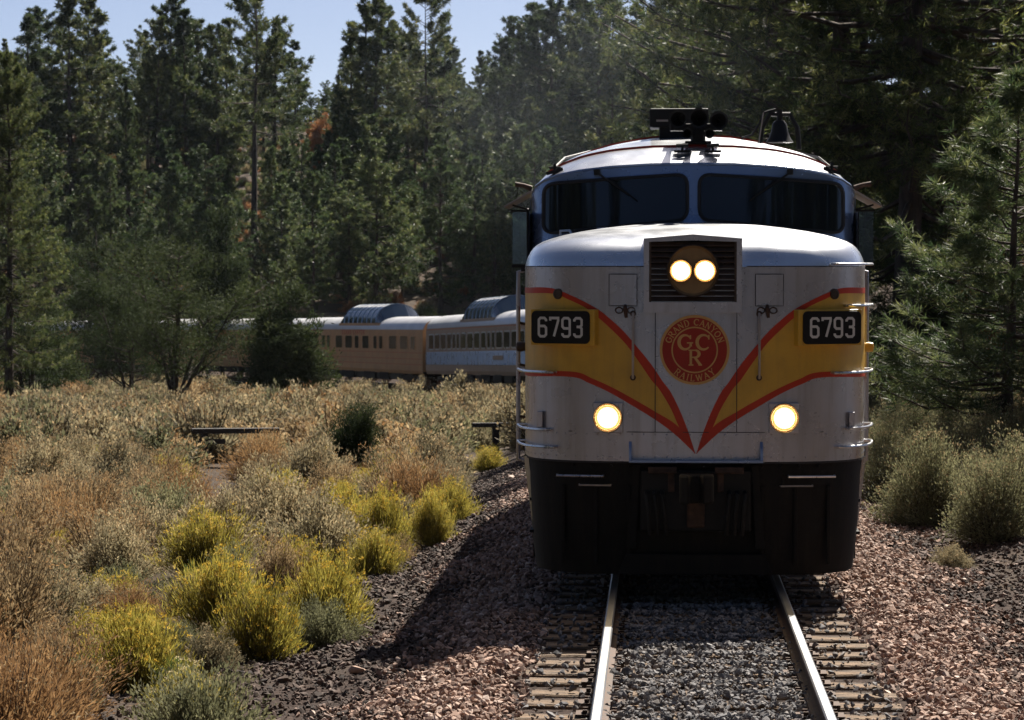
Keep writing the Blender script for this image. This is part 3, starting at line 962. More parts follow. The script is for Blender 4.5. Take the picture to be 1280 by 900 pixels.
# evergreens standing between the sagebrush flat and the train
tree_px('pinyon_tree', JUNI[0], 8.0, 214, 136, 303, None, 'rounded pinyon with forked low limbs standing in front of the train', 'evergreens on the flat', 1.2)
tree_px('pinyon_tree', JUNI[1], 7.0, 157, 146, 318, None, 'slim pinyon with bare forked trunk next to the rounded pinyon', 'evergreens on the flat')
tree_px('juniper_tree', JUNI[2], 5.5, 362, 132, 352, None, 'dense juniper bush-tree hiding the end of the orange dome car', 'evergreens on the flat', 1.2)
tree_px('juniper_tree', JUNI[2], 5.5, 62, 150, 385, None, 'low broad juniper under the big pine at the edge of the sagebrush flat', 'evergreens on the flat', 1.2)
tree_px('juniper_tree', JUNI[1], 7.0, 30, 130, 345, None, 'juniper with slanting limbs in front of the big pine', 'evergreens on the flat', 1.2)
tree_px('pinyon_tree', PINE_NEAR[1], 22, 2, 122, 62, None, 'big full-crowned pinyon pine at the edge of the sagebrush flat', 'evergreens on the flat', 0.95)
tree_px('pinyon_tree', JUNI[1], 7.0, 120, 190, 275, None, 'dark green pinyon behind the train at the foot of the hill', 'evergreens behind the train', 1.0)
tree_px('juniper_tree', JUNI[2], 5.5, 275, 192, 258, None, 'tall dense dark juniper behind the train at the foot of the hill', 'evergreens behind the train', 0.6)
x, y = at_ground(443, 605)
plant('juniper_bush', JUNI_SMALL, ('trunk', 'foliage'), x, y, 1.0, 0.4, 'small dense dark green juniper bush alone among the sagebrush', 'bush', 'juniper bushes', 0.05)
x, y = at_ground(88, 596)
plant('juniper_bush', JUNI_SMALL, ('trunk', 'foliage'), x, y, 0.55, 2.4, 'very small dark green juniper half hidden in tan brush', 'bush', 'juniper bushes', 0.05)
# big pines to the right of the track
near = [(1062, 78, 0, 29, 'huge dark pine towering right behind the locomotive cab', 1.0), (965, 96, 1, 28, 'tall dark pine behind the locomotive bell', 1.0), (1165, 88, 1, 29, 'tall dark pine with drooping boughs beside the track', 1.0),
        (1275, 84, 0, 28, 'tall dark pine at the far side of the right-of-way brush', 1.0), (1122, 64, 0, 26, 'dark pine deep in the shade behind the huge pine', 1.0), (900, 120, 1, 24, 'dark pine beyond the locomotive roof', 1.0), (1010, 125, 0, 26, 'dark pine far behind the locomotive cab', 1.0), (850, 150, 1, 25, 'dark pine beyond the smoke over the locomotive', 1.0)]
for px, d, k, hh, lb, wd in near:
    tree_px('pine_tree', PINE_NEAR[k], 22, px, d, None, hh, lb, 'dark pines beside the track', wd)
for px, d, k, hh, lb in ((1258, 43, 0, 6.2, 'bushy young pine among the brush beside the track'), (1175, 66, 1, 7.0, 'low young pine in deep shade beneath the huge pine'), (1330, 47, 1, 6.5, 'taller bushy young pine at the edge of the brush')):
    tree_px('young_pine', PINE_SMALL[k], 6, px, d, None, hh, lb, 'young pines beside the track', 1.35)
tree_px('ponderosa_pine', PINE_TALL[2], 24, 1254, 80, None, 29, 'bare-trunked pine rising out of the dark pines beside the track', 'dark pines beside the track', 1.0)
for i in range(11):
    d = yr_.uniform(110, 200); px = yr_.uniform(860, 1420)
    x = (px - VPX) / FPX * d
    if track_coord(x, d)[1] < 8: continue
    plant('ponderosa_pine', PINE_TALL[i % 5], TN, x, d, 1.0, yr_.uniform(0, 6), LOOK['pine'][i % 5] + ' pine in the dark wood beyond the locomotive', 'tree', 'dark wood beyond the locomotive', 0.1)

# ---- bushes
SAGE = [shrub(100 + i, 0.85, 1.25, 230, 52, 0.046, 0.017, 0.45, MT['sage'], 0.5, MT['tan'], 130, 0.042, 0.014, tipn=9, bare=0.005) for i in range(5)]
TAN = [shrub(110 + i, 1.0, 1.3, 230, 46, 0.055, 0.014, 0.6, MT['tan'], 0.45, MT['amber'], 90, 0.042, 0.012, tipn=8, bare=0.0055) for i in range(3)]
AMBER = [shrub(120 + i, 1.0, 1.4, 300, 46, 0.065, 0.010, 0.8, MT['amber'], 0.35, MT['tan'], 70, 0.045, 0.010, tipn=8) for i in range(2)]
TALLSAGE = [shrub(180 + i, 1.55, 1.7, 420, 62, 0.048, 0.016, 0.5, MT['greysage'], 0.5, MT['tan'], 160, 0.042, 0.013, tipn=9, bare=0.0035) for i in range(3)]
GREY = [shrub(170 + i, 0.8, 1.3, 220, 54, 0.042, 0.017, 0.4, MT['greysage'], 0.5, bare=0.005) for i in range(3)]
RABBIT = [shrub(130 + i, 0.85, 1.1, 460, 30, 0.085, 0.0075, 1.2, MT['rabbit'], 0.2, MT['flower'], 190, 0.024, 0.014, tipn=11, curl=0.4, tipspread=0.016, emin=0.2) for i in range(3)]
RABBITC = [shrub(140 + i, 0.85, 1.1, 400, 30, 0.085, 0.0075, 1.2, MT['rabbit'], 0.2, MT['cream'], 150, 0.026, 0.016, tipn=12, curl=0.4, tipspread=0.020, emin=0.2) for i in range(2)]
LIME = [shrub(150 + i, 0.6, 1.0, 300, 30, 0.075, 0.009, 1.0, MT['lime'], 0.15, emin=0.15) for i in range(2)]
BARE = [shrub(160, 0.75, 1.0, 90, 12, 0.05, 0.008, 0.5, MT['sage'], 0.5, bare=0.008)]
BN = ('stems', 'foliage', 'flower_heads')
def bush(name, pats, k, x, y, w, h, label, group):
    base = {'sagebrush': (1.25, 0.85), 'grey_sagebrush': (1.3, 0.8), 'tall_sagebrush': (1.7, 1.55), 'dry_shrub': (1.3, 1.0), 'amber_shrub': (1.4, 1.0), 'rabbitbrush': (1.1, 0.85), 'green_shrub': (1.0, 0.6), 'bare_shrub': (1.0, 0.75)}[name]
    return plant(name, pats[k % len(pats)], BN, x, y, w / base[0], prnd.uniform(0, 6.28), label, 'bush', group, 0.03, h / base[1])
taken = []
BEAMS = [at_ground(266, 585), at_ground(615, 568)]
def near_beam(x, d):
    return any(abs(x / d * b[1] - b[0]) < w_ and max(36, b[1] - 32) < d < b[1] + 1.0 and (b[1] - d < 26 or w_ > 1.2) for b, w_ in zip(BEAMS, (1.05, 1.25)))
def bush_px(name, pats, k, px, py, wpx, hpx, label, group):
    x, y = at_ground(px, py)
    m = FPX / y
    taken.append((x, y, wpx / m * 0.5))
    return bush(name, pats, k, x, y, wpx / m, hpx / m, label, group)
G_R = 'yellow rabbitbrush along the embankment'
for i, (px, py, w_, h_, lb) in enumerate([
        (165, 872, 150, 118, 'large yellow-green rabbitbrush next to the amber shrub'),
        (322, 832, 128, 118, 'rounded yellow-green rabbitbrush at the foot of the gravel bank'),
        (478, 700, 92, 98, 'yellow-flowered rabbitbrush beside the shadow of the locomotive'),
        (540, 684, 62, 80, 'narrow yellow rabbitbrush at the edge of the cinders'),
        (365, 735, 92, 70, 'yellow-flowered rabbitbrush behind the rounded rabbitbrush'),
        (345, 655, 95, 70, 'yellow rabbitbrush among grey sagebrush below the wooden beam'),
        (430, 690, 76, 62, 'yellow rabbitbrush crowded against the flowering one'),
        (565, 655, 66, 62, 'yellow-flowered rabbitbrush nearest the shadow tip by the train'),
        (505, 655, 90, 52, 'broad yellow-topped rabbitbrush in the row by the cinders'),
        (610, 590, 46, 36, 'small yellow rabbitbrush by the short wooden beam'),
        (638, 545, 40, 36, 'yellow-topped rabbitbrush beside the locomotive handrail'),
        (405, 775, 70, 70, 'olive rabbitbrush leaning over the cinders'),
        (325, 605, 70, 40, 'yellow rabbitbrush tuft below the long wooden beam')]):
    bush_px('rabbitbrush', RABBIT, i, px, py, w_, h_, lb, G_R)
bush_px('rabbitbrush', RABBITC, 0, 232, 905, 120, 80, 'rabbitbrush topped with cream flower clusters at the gravel edge', G_R)
bush_px('rabbitbrush', RABBITC, 1, 90, 850, 90, 60, 'pale flowering rabbitbrush between amber shrub and sagebrush', G_R)
bush_px('rabbitbrush', RABBITC, 1, 300, 760, 60, 50, 'small cream-tipped rabbitbrush on the flat', G_R)
bush_px('green_shrub', LIME, 0, 250, 755, 90, 55, 'low bright green shrub between the rabbitbrush', 'low green shrubs')
bush_px('green_shrub', LIME, 1, 215, 880, 70, 60, 'low bright green shrub beside cream-flowered rabbitbrush', 'low green shrubs')
bush_px('amber_shrub', AMBER, 0, 40, 915, 230, 130, 'big feathery amber dry shrub at the gravel edge', 'amber dry shrubs')
bush_px('amber_shrub', AMBER, 1, -60, 880, 190, 130, 'feathery amber dry shrub next to the biggest one', 'amber dry shrubs')
bush_px('amber_shrub', AMBER, 1, 225, 655, 110, 85, 'amber dry shrub amid the grey sagebrush', 'amber dry shrubs')
bush_px('dry_shrub', TAN, 0, 130, 730, 170, 110, 'wide tan dry shrub with dark crooked stems', 'tan dry shrubs')
bush_px('dry_shrub', TAN, 1, 40, 700, 150, 120, 'tall tan dry shrub with dark inner stems', 'tan dry shrubs')
bush_px('dry_shrub', TAN, 2, 270, 690, 120, 80, 'tan dry shrub behind the green shrub', 'tan dry shrubs')
bush_px('sagebrush', SAGE, 0, 20, 790, 130, 90, 'grey sagebrush behind the amber shrubs', 'sagebrush on the flat')
bush_px('sagebrush', SAGE, 1, 120, 790, 120, 70, 'grey-tan sagebrush behind the large rabbitbrush', 'sagebrush on the flat')
bush_px('sagebrush', SAGE, 2, 415, 705, 90, 70, 'silvery sagebrush against the flowering rabbitbrush', 'sagebrush on the flat')
bush_px('bare_shrub', BARE, 0, 410, 775, 64, 54, 'twiggy half-bare shrub on the cinders', 'twiggy bare shrubs')
# the brush to the right of the track
G_B = 'brush beside the track under the dark pines'
for i, (px, py, w_, h_) in enumerate([(1160, 655, 160, 160), (1245, 672, 170, 160), (1112, 630, 110, 110), (1210, 612, 140, 130), (1290, 640, 150, 150), (1135, 570, 110, 105), (1185, 556, 110, 100), (1240, 570, 130, 115), (1105, 585, 90, 90), (1150, 525, 90, 80), (1280, 585, 130, 120), (1205, 522, 100, 85), (1260, 528, 100, 90), (1118, 535, 80, 80), (1300, 535, 100, 90), (1100, 555, 80, 80), (1165, 600, 120, 110), (1225, 640, 120, 110), (1170, 500, 80, 70), (1230, 498, 90, 75), (1110, 505, 70, 60), (1275, 505, 90, 75)]):
    bush_px('tall_sagebrush', TALLSAGE, i, px, py, w_ * 0.85, h_ * 0.82, ['tall', 'rounded', 'broad', 'leaning', 'ragged'][i % 5] + ' grey-tan sagebrush at the gravel edge under the dark pines', G_B)
bush_px('sagebrush', SAGE, 1, 1188, 708, 60, 34, 'small pale sage tuft out on the gravel slope', G_B)
bush_px('green_shrub', LIME, 0, 1120, 520, 66, 60, 'grey-green shrub in the dark gap behind the cab', 'low green shrubs')
bush_px('green_shrub', LIME, 1, 1290, 630, 70, 60, 'green shrub in the brush by the pines', 'low green shrubs')
MARKS = [(at_ground(290, 583), 'round the long timber beam'), (at_ground(620, 566), 'round the short timber beam'), (at_ground(443, 605), 'round the small juniper bush'), (at_ground(165, 872), 'round the large rabbitbrush'),
         (at_ground(480, 690), 'behind the flowering rabbitbrush row'), (at_ground(60, 720), 'round the tall dark-stemmed dry shrub'), (at_ground(88, 596), 'round the tiny half hidden juniper'), (at_ground(225, 655), 'round the amber shrub on the flat'), (at_ground(350, 655), 'round the rabbitbrush below the beam'), (at_ground(1262, 560), 'round the bushy young pine'), (at_ground(1170, 660), 'in the brush by the gravel slope')]
def bush_label(kind, x, d, w, h):
    near_ = min(MARKS, key=lambda m: (m[0][0] - x) ** 2 + ((m[0][1] - d) * 0.5) ** 2)[1]
    size = 'large' if w > 1.45 else 'small' if w < 1.0 else 'mid-sized'
    form = ' flat-topped' if h / w < 0.62 else ' tall-domed' if h / w > 0.74 else ' rounded'
    return size + form + ' ' + kind + ' ' + near_
# random fill of single bushes out to 62 m
br = random.Random(77)
nS = nT = 0
tries = 0
while (nS + nT) < 400 and tries < 40000:
    tries += 1
    d = 17 + 49 * br.random() ** 0.8
    if br.random() < 0.80:
        x = br.uniform(-0.26 * d - 2.0, -3.1)
    else:
        x = br.uniform(4.6, 0.15 * d + 4)
    e = 3.9 if x < 0 else 4.5
    if abs(x - TX) < e + 0.5 * math.sin(d * 0.9): continue
    w = br.uniform(1.1, 2.0) if br.random() < 0.65 else br.uniform(0.6, 1.0)
    if d < 27 and x < 0 and x / d * FPX + VPX > 60: w *= 0.6
    if near_beam(x, d): continue
    if any((x - a) ** 2 + (d - b) ** 2 < (c + w * 0.42) ** 2 for a, b, c in taken): continue
    taken.append((x, d, w * 0.42))
    h = w * br.uniform(0.58, 0.85)
    z = br.random()
    if x > -7.5 and x < 0 and d > 26: z += 0.10
    if z < 0.24:
        bush('grey_sagebrush', GREY, br.randrange(3), x, d, w, h, bush_label('grey-green sagebrush', x, d, w, h), 'grey-green sagebrush'); nS += 1
    elif z < 0.58:
        bush('sagebrush', SAGE, br.randrange(4), x, d, w, h, bush_label('grey sagebrush', x, d, w, h), 'sagebrush on the flat' if x < 0 else G_B); nS += 1
    elif z < 0.76:
        bush('dry_shrub', TAN, br.randrange(3), x, d, w, h * 1.1, bush_label('tan dry shrub', x, d, w, h), 'tan dry shrubs'); nT += 1
    elif z < (1.05 if x > -7.5 and d > 26 else 0.90) and x < 0:
        bush('rabbitbrush', RABBIT, br.randrange(3), x, d, min(1.25, w * 0.95), min(0.9, h), bush_label('yellow rabbitbrush', x, d, w, h), 'scattered rabbitbrush'); nT += 1
    else:
        bush('amber_shrub', AMBER, br.randrange(2), x, d, w, h, bush_label('amber dry shrub', x, d, w, h), 'amber dry shrubs'); nT += 1
# far brush that reads as one cover
def far_source(seed, lm, tipm, n=120, per=26):
    st, fo, fl = shrub(seed, 0.9, 1.25, n, per, 0.085, 0.034, 0.45, lm, 0.45, tipm, 50, 0.07, 0.03, tipn=7, bare=0.012)
    me = []
    V, F, A, mi = [], [], [], []
    b = 0
    mats = [MT['twig'], lm, tipm]
    for i, q in enumerate((st, fo, fl)):
        v = np.empty(len(q.vertices) * 3, np.float32); q.vertices.foreach_get('co', v)
        f = np.empty(len(q.polygons) * 4, np.int32); q.loops.foreach_get('vertex_index', f)
        a = np.full(len(q.vertices), 0.5, np.float32)
        if 'rnd' in q.attributes: q.attributes['rnd'].data.foreach_get('value', a)
        V.append(v.reshape(-1, 3)); F.append(f.reshape(-1, 4) + b); A.append(a); mi += [i] * len(q.polygons); b += len(q.vertices)
    return bpy.data.objects.new('far_bush_piece', np_mesh('far_bush', np.concatenate(V), np.concatenate(F), mats, np.concatenate(A), mi))
def far_brush(name, label, n, seed, sources, yr, xr, size):
    r = random.Random(seed)
    P, Rr, S = [], [], []
    while len(P) < n:
        d = yr[0] + (yr[1] - yr[0]) * r.random() ** 0.8
        x = r.uniform(xr[0] * d - 3, xr[1](d))
        s_, t_ = track_coord(x, d)
        if abs(t_) < 2.9 or near_beam(x, d): continue
        P.append((x, d, ground_z(x, d) - 0.04)); Rr.append((0, 0, r.uniform(0, 6.28)))
        k = r.uniform(*size); S.append((k, k, k * r.uniform(0.75, 1.1)))
    o = scatter(name, P, Rr, S, sources)
    tag(o, label, 'brush', kind='stuff')
FS = [far_source(201, MT['sage'], MT['tan']), far_source(202, MT['sage'], MT['tan']), far_source(203, MT['tan'], MT['amber'])]
far_brush('sagebrush_cover', 'distant grey and tan sagebrush covering the flat up to the train', 1250, 31, FS[:2] + FS[2:] + [far_source(206, MT['greysage'], MT['sage']), far_source(207, MT['sage'], MT['sage']), far_source(209, MT['sage'], MT['tan']), far_source(210, MT['tan'], MT['tan']), far_source(211, MT['greysage'], MT['tan']), far_source(212, MT['sage'], MT['tan'])], (60, 200), (-0.27, lambda d: -0.02 * d - 1), (0.8, 2.1))
far_brush('forest_understorey', 'dry undergrowth on the forest floor beneath the pines', 1500, 32, FS[:1] + [far_source(204, MT['russet'], MT['tan']), far_source(213, MT['lime'], MT['sage']), far_source(214, MT['greysage'], MT['tan'])], (206, 330), (-0.27, lambda d: 0.05 * d), (0.8, 1.8))
far_brush('roadside_brush', 'dark grey brush beneath the pines beside the track', 260, 33, FS[:2], (58, 130), (0.03, lambda d: 0.16 * d + 4), (0.8, 1.5))

# unseen pines added behind the viewer to block low sky; slopes filled after
def tree_piece(pat):
    V, F, A, mi, b = [], [], [], [], 0
    for i, q in enumerate(pat):
        v = np.empty(len(q.vertices) * 3, np.float32); q.vertices.foreach_get('co', v)
        f = np.empty(len(q.polygons) * 4, np.int32); q.loops.foreach_get('vertex_index', f)
        a = np.full(len(q.vertices), 0.5, np.float32)
        if 'rnd' in q.attributes: q.attributes['rnd'].data.foreach_get('value', a)
        V.append(v.reshape(-1, 3)); F.append(f.reshape(-1, 4) + b); A.append(a); mi += [i] * len(q.polygons); b += len(q.vertices)
    return bpy.data.objects.new('wood_piece', np_mesh('wood_piece', np.concatenate(V), np.concatenate(F), [MT['bark'], MT['needle_far']], np.concatenate(A), mi))
wr = random.Random(91)
WP, WR, WS = [], [], []
while len(WP) < 260:
    x, y = wr.uniform(-75, 75), wr.uniform(-58, 16)
    if abs(x) < 5 and y > -34: continue
    if y > -8 and abs(x) < 16: continue
    WP.append((x, y, ground_z(x, 8) - 0.2)); WR.append((0, 0, wr.uniform(0, 6.28)))
    k = wr.uniform(0.6, 1.0); WS.append((k, k, k))
while len(WP) < 620:
    y = wr.uniform(85, 400)
    x = wr.uniform(0.145 * y + 4, 0.145 * y + 170) if wr.random() < 0.7 else wr.uniform(-0.26 * y - 130, -0.26 * y - 6)
    if x < 0 and (y < 200 or abs(track_coord(x, y)[1]) < 9): continue
    WP.append((x, y, ground_z(x, y) - 0.2)); WR.append((0, 0, wr.uniform(0, 6.28)))
    k = wr.uniform(0.5, 1.0); WS.append((k, k, k))
tag(scatter('pine_wood', WP, WR, WS, [tree_piece(p) for p in (PINE_TALL[0], PINE_TALL[3], PINE_TALL[1])]), 'dense pine wood on the valley sides, with unseen pines added behind the viewer', 'wood', kind='stuff')

# ------------------------------------------------------------------ locomotive
NOSE_Y = 24.3
loco = empty('diesel_locomotive', (TX - 0.015, NOSE_Y, 0.0))
tag(loco, 'silver diesel locomotive with yellow and red nose stripes and lit headlights', 'locomotive')

def crspline(pts, n):
    """Catmull-Rom through points, n samples per span"""
    P = [Vector((p[0], p[1], 0)) for p in pts]
    P = [P[0] * 2 - P[1]] + P + [P[-1] * 2 - P[-2]]
    out = []
    for i in range(1, len(P) - 2):
        for k in range(n):
            t = k / n
            a, b, c, d = P[i - 1], P[i], P[i + 1], P[i + 2]
            out.append(0.5 * ((2 * b) + (c - a) * t + (2 * a - 5 * b + 4 * c - d) * t * t + (3 * b - a - 3 * c + d) * t ** 3))
    out.append(P[-2])
    return [(p.x, p.y) for p in out]
half = crspline([(0, 0), (0.45, 0.010), (0.85, 0.05), (1.13, 0.135), (1.37, 0.315), (1.51, 0.56), (1.575, 0.95), (1.60, 1.5), (1.615, 2.35)], 8)
plan = [(-x, y) for x, y in half[:0:-1]] + half
PS = [0.0]
for a, b in zip(plan[:-1], plan[1:]):
    PS.append(PS[-1] + math.hypot(b[0] - a[0], b[1] - a[1]))
S0 = PS[len(plan) // 2]
PS = [s - S0 for s in PS]
pX = np.array([p[0] for p in plan]); pY = np.array([p[1] for p in plan]); pS = np.array(PS)
def nose_pt(s, z, off=0.0):
    x, y = float(np.interp(s, pS, pX)), float(np.interp(s, pS, pY))
    e = 0.02
    tx = float(np.interp(s + e, pS, pX) - np.interp(s - e, pS, pX)); ty = float(np.interp(s + e, pS, pY) - np.interp(s - e, pS, pY))
    l = math.hypot(tx, ty)
    nx_, ny_ = ty / l, -tx / l
    rake = 0.05 * max(0.0, (z - 1.13) / 1.75) ** 1.5 * max(0, 1 - abs(x) / 1.6)
    return (x + nx_ * off, y + ny_ * off + rake, z)
def s_of_x(x):
    return float(np.interp(x, pX, pS))
Z_BOT, Z_TOP = 1.13, 2.88
WSY = 1.98
mb = MB()
rows = []
SS = [pS[0] + (pS[-1] - pS[0]) * i / 120 for i in range(121)]
for i in range(9):
    z = Z_BOT + (Z_TOP - Z_BOT) * i / 8
    rows.append([nose_pt(s, z) for s in SS])
wall_rows = rows; rows = [rows[-1]]
HK = [(0.006, 2.93), (0.016, 2.975), (0.03, 3.02), (0.046, 3.055), (0.068, 3.088), (0.10, 3.117), (0.15, 3.147), (0.22, 3.18), (0.32, 3.215), (0.45, 3.25), (0.6, 3.28), (0.8, 3.31), (0.97, 3.325)]
for k, z in HK:
    row = []
    for s in SS:
        x, y, _ = nose_pt(s, Z_TOP)
        row.append((x * (1 - k), y + (2.35 - y) * k, z))
    rows.append(row)
mb.sheet(wall_rows)
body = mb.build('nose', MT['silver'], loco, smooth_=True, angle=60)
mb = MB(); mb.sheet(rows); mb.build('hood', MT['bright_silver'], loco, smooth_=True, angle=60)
# hem under the nose shell
mb = MB()
mb.sheet([[nose_pt(s, 1.128, 0.004) for s in SS], [nose_pt(s, 1.112, 0.004) for s in SS], [nose_pt(s, 1.112, -0.06) for s in SS]])
mb.build('nose_hem', MT['seam'], body)

def sc_at(X):
    return FPX / (NOSE_Y + float(np.interp(X, pX, pY)))
def px_xz(px, py):
    X = (px - 871) / 139
    for _ in range(4):
        m = sc_at(X)
        X = (px - (VPX + (TX - 0.015) * m)) / m
        X = max(-1.575, min(1.575, X))
    return X, CAMH - (py - VPY) / m
up_out = [(662, 359.5), (685, 359.5), (704, 365), (725, 374.4), (745, 385), (756.6, 393.4), (778, 412.4), (794.6, 431.4), (813.6, 454.6), (829.5, 478), (838, 489), (850, 513), (860, 538), (869.5, 567)]
up_in = [(662, 366.5), (691, 367), (710, 374), (731, 384), (748, 397), (761, 408.5), (782, 429.5), (799, 452.5), (815, 475.8), (824, 486), (839, 511), (849, 534), (858, 550), (868.5, 567)]
lo_top = [(662, 464), (714.4, 464.4), (741, 473.3), (767.8, 485.5), (794.4, 500), (819, 514.4), (849, 534), (868.5, 566)]
lo_bot = [(662, 470.3), (712, 471), (736.7, 479), (763, 491), (792, 507.8), (819, 524.4), (843, 542), (869.5, 567)]
def resample(poly, n):
    P = [(s_of_x(x), z) for x, z in (px_xz(*p) for p in poly)]
    P = crspline(P, 6)
    P.insert(0, (pS[0] * 0.985, P[0][1]))
    D = [0.0]
    for a, b in zip(P[:-1], P[1:]):
        D.append(D[-1] + math.hypot(b[0] - a[0], b[1] - a[1]))
    q = np.linspace(0, D[-1], n)
    return list(zip(np.interp(q, D, [p[0] for p in P]), np.interp(q, D, [p[1] for p in P])))
UO, UI, LT, LB = (resample(p, 110) for p in (up_out, up_in, lo_top, lo_bot))
for sg in (-1, 1):
    def P3(p, off):
        return nose_pt(-sg * -p[0] if False else (p[0] if sg < 0 else -p[0]), p[1], off)
    mb = MB(); mb.sheet([[P3(p, 0.0035) for p in UO], [P3(p, 0.0035) for p in UI]]); mb.build('upper_red_stripe', MT['red'], body)
    mb = MB(); mb.sheet([[P3(p, 0.0045) for p in LT], [P3(p, 0.0045) for p in LB]]); mb.build('lower_red_stripe', MT['red'], body)
    # yellow between them
    ui_s = np.array([p[0] for p in UI]); ui_z = np.array([p[1] for p in UI]); lt_s = np.array([p[0] for p in LT]); lt_z = np.array([p[1] for p in LT])
    s_end = s_of_x(px_xz(850, 534)[0])
    ss = np.linspace(pS[0] * 0.985, s_end, 110)
    top = [(s, float(np.interp(s, ui_s, ui_z)) + 0.008) for s in ss]
    bot = [(s, float(np.interp(s, lt_s, lt_z)) - 0.008) for s in ss]
    mb = MB(); mb.sheet([[P3(p, 0.002) for p in top], [P3((a[0], (a[1] + b[1]) / 2), 0.002) for a, b in zip(top, bot)], [P3(p, 0.002) for p in bot]]); mb.build('yellow_panel', MT['yellow'], body)

# panel seams
def seam(pts, w=0.007, off=0.006, name='panel_seam'):
    mb = MB()
    pts2 = []
    for a, b in zip(pts[:-1], pts[1:]):
        for k in range(12):
            pts2.append((a[0] + (b[0] - a[0]) * k / 12, a[1] + (b[1] - a[1]) * k / 12))
    pts2.append(pts[-1])
    A, B = [], []
    for i, p in enumerate(pts2):
        a, b = pts2[max(0, i - 1)], pts2[min(len(pts2) - 1, i + 1)]
        dx, dz = b[0] - a[0], b[1] - a[1]
        l = math.hypot(dx, dz)
        A.append(nose_pt(p[0] - dz / l * w / 2, p[1] + dx / l * w / 2, off)); B.append(nose_pt(p[0] + dz / l * w / 2, p[1] - dx / l * w / 2, off))
    mb.sheet([A, B])
    return mb.build(name, MT['seam'], body)
seam([(pS[0] * 0.98, 1.395), (pS[-1] * 0.98, 1.395)])
seam([(-0.365, 1.395), (-0.365, 2.50), (0.365, 2.50), (0.365, 1.395)])
for sg in (-1, 1):
    seam([(sg * 0.45, 2.885), (sg * 2.6, 2.885)], 0.008)
    # small hatch
    hx = sg * 0.655
    a, b = s_of_x(hx - 0.125), s_of_x(hx + 0.125)
    hb = MB()
    hb.sheet([[nose_pt(a + (b - a) * k / 6, z, o) for k in range(7)] for z, o in ((2.535, 0.001), (2.535, 0.009), (2.81, 0.009), (2.81, 0.001))])
    hatch = hb.build('hatch', MT['silver'], body)
    seam([(a, 2.53), (b, 2.53), (b, 2.815), (a, 2.815), (a, 2.53)], 0.007, 0.010)
    # cast latch with two rings below the hatch
    lb_ = MB()
    p = Vector(nose_pt(s_of_x(hx - sg * 0.02), 2.50, 0.02))
    for dx in (-0.055, 0.055):
        ring = [p + Vector((dx + 0.033 * math.cos(t), 0, -0.01 + 0.026 * math.sin(t))) for t in np.linspace(0, 2 * math.pi, 13)]
        lb_.tube(ring, 0.006, 5)
    lb_.tube([p + Vector((0, 0, 0.04)), p + Vector((0, -0.01, 0)), p + Vector((0.01, 0, -0.075))], [0.012, 0.02, 0.014], 6)
    lb_.build('hatch_latch', MT['rust'], body, True)
    # round port
    port = MB()
    q = Vector(nose_pt(s_of_x(sg * 1.245), 2.635, 0.0))
    rot = Matrix.Rotation(sg * 0.6, 3, 'Z')
    ring = [(0.0, -0.012), (0.030, -0.012), (0.034, -0.018), (0.048, -0.014), (0.050, 0.03)]
    port.lathe(ring, (0, 0, 0), 'Y', 20)
    port.v = [tuple(rot @ Vector(v) + q) for v in port.v]
    port.build('round_port', MT['grille'], body, True)
    # vertical grab bar
    gb = MB()
    gx_ = s_of_x(sg * 0.565)
    P0, P1 = Vector(nose_pt(gx_, 2.46, 0)), Vector(nose_pt(gx_, 1.885, 0))
    f = Vector((0, -0.075, 0))
    gb.tube([P0 + Vector((0, 0.01, 0)), P0 + f * 0.85, P0 + f + Vector((0, 0, -0.03)), P1 + f + Vector((0, 0, 0.03)), P1 + f * 0.85, P1 + Vector((0, 0.01, 0))], 0.012, 8)
    g = gb.build('grab_bar', MT['visor'], loco, True)
    fb = MB()
    for P in (P0, P1):
        fb.lathe([(0, -0.02), (0.026, -0.018), (0.028, 0.01)], P, 'Y', 12)
    fb.build('grab_flange', MT['rust'], g, True)

rv = MB()
for z, n_ in ((1.375, 64), (1.17, 64), (2.865, 56)):
    for k in range(n_):
        s = pS[0] * 0.93 + (pS[-1] - pS[0]) * 0.93 * k / (n_ - 1)
        if z > 2.8 and abs(s) < 0.5: continue
        p0 = Vector(nose_pt(s, z, 0.0)); p1 = Vector(nose_pt(s, z, 0.006))
        d_ = (p1 - p0).normalized(); sd_ = Vector((0, 0, 1)).cross(d_)
        ring = [p0 + (sd_ * math.cos(a) + Vector((0, 0, 1)) * math.sin(a)) * 0.009 for a in (0, 1.57, 3.14, 4.71)]
        rv.add([tuple(p) for p in ring] + [tuple(p1)], [(0, 1, 4), (1, 2, 4), (2, 3, 4), (3, 0, 4)])
tag(rv.build('nose_rivets', MT['silver'], body), kind='stuff')

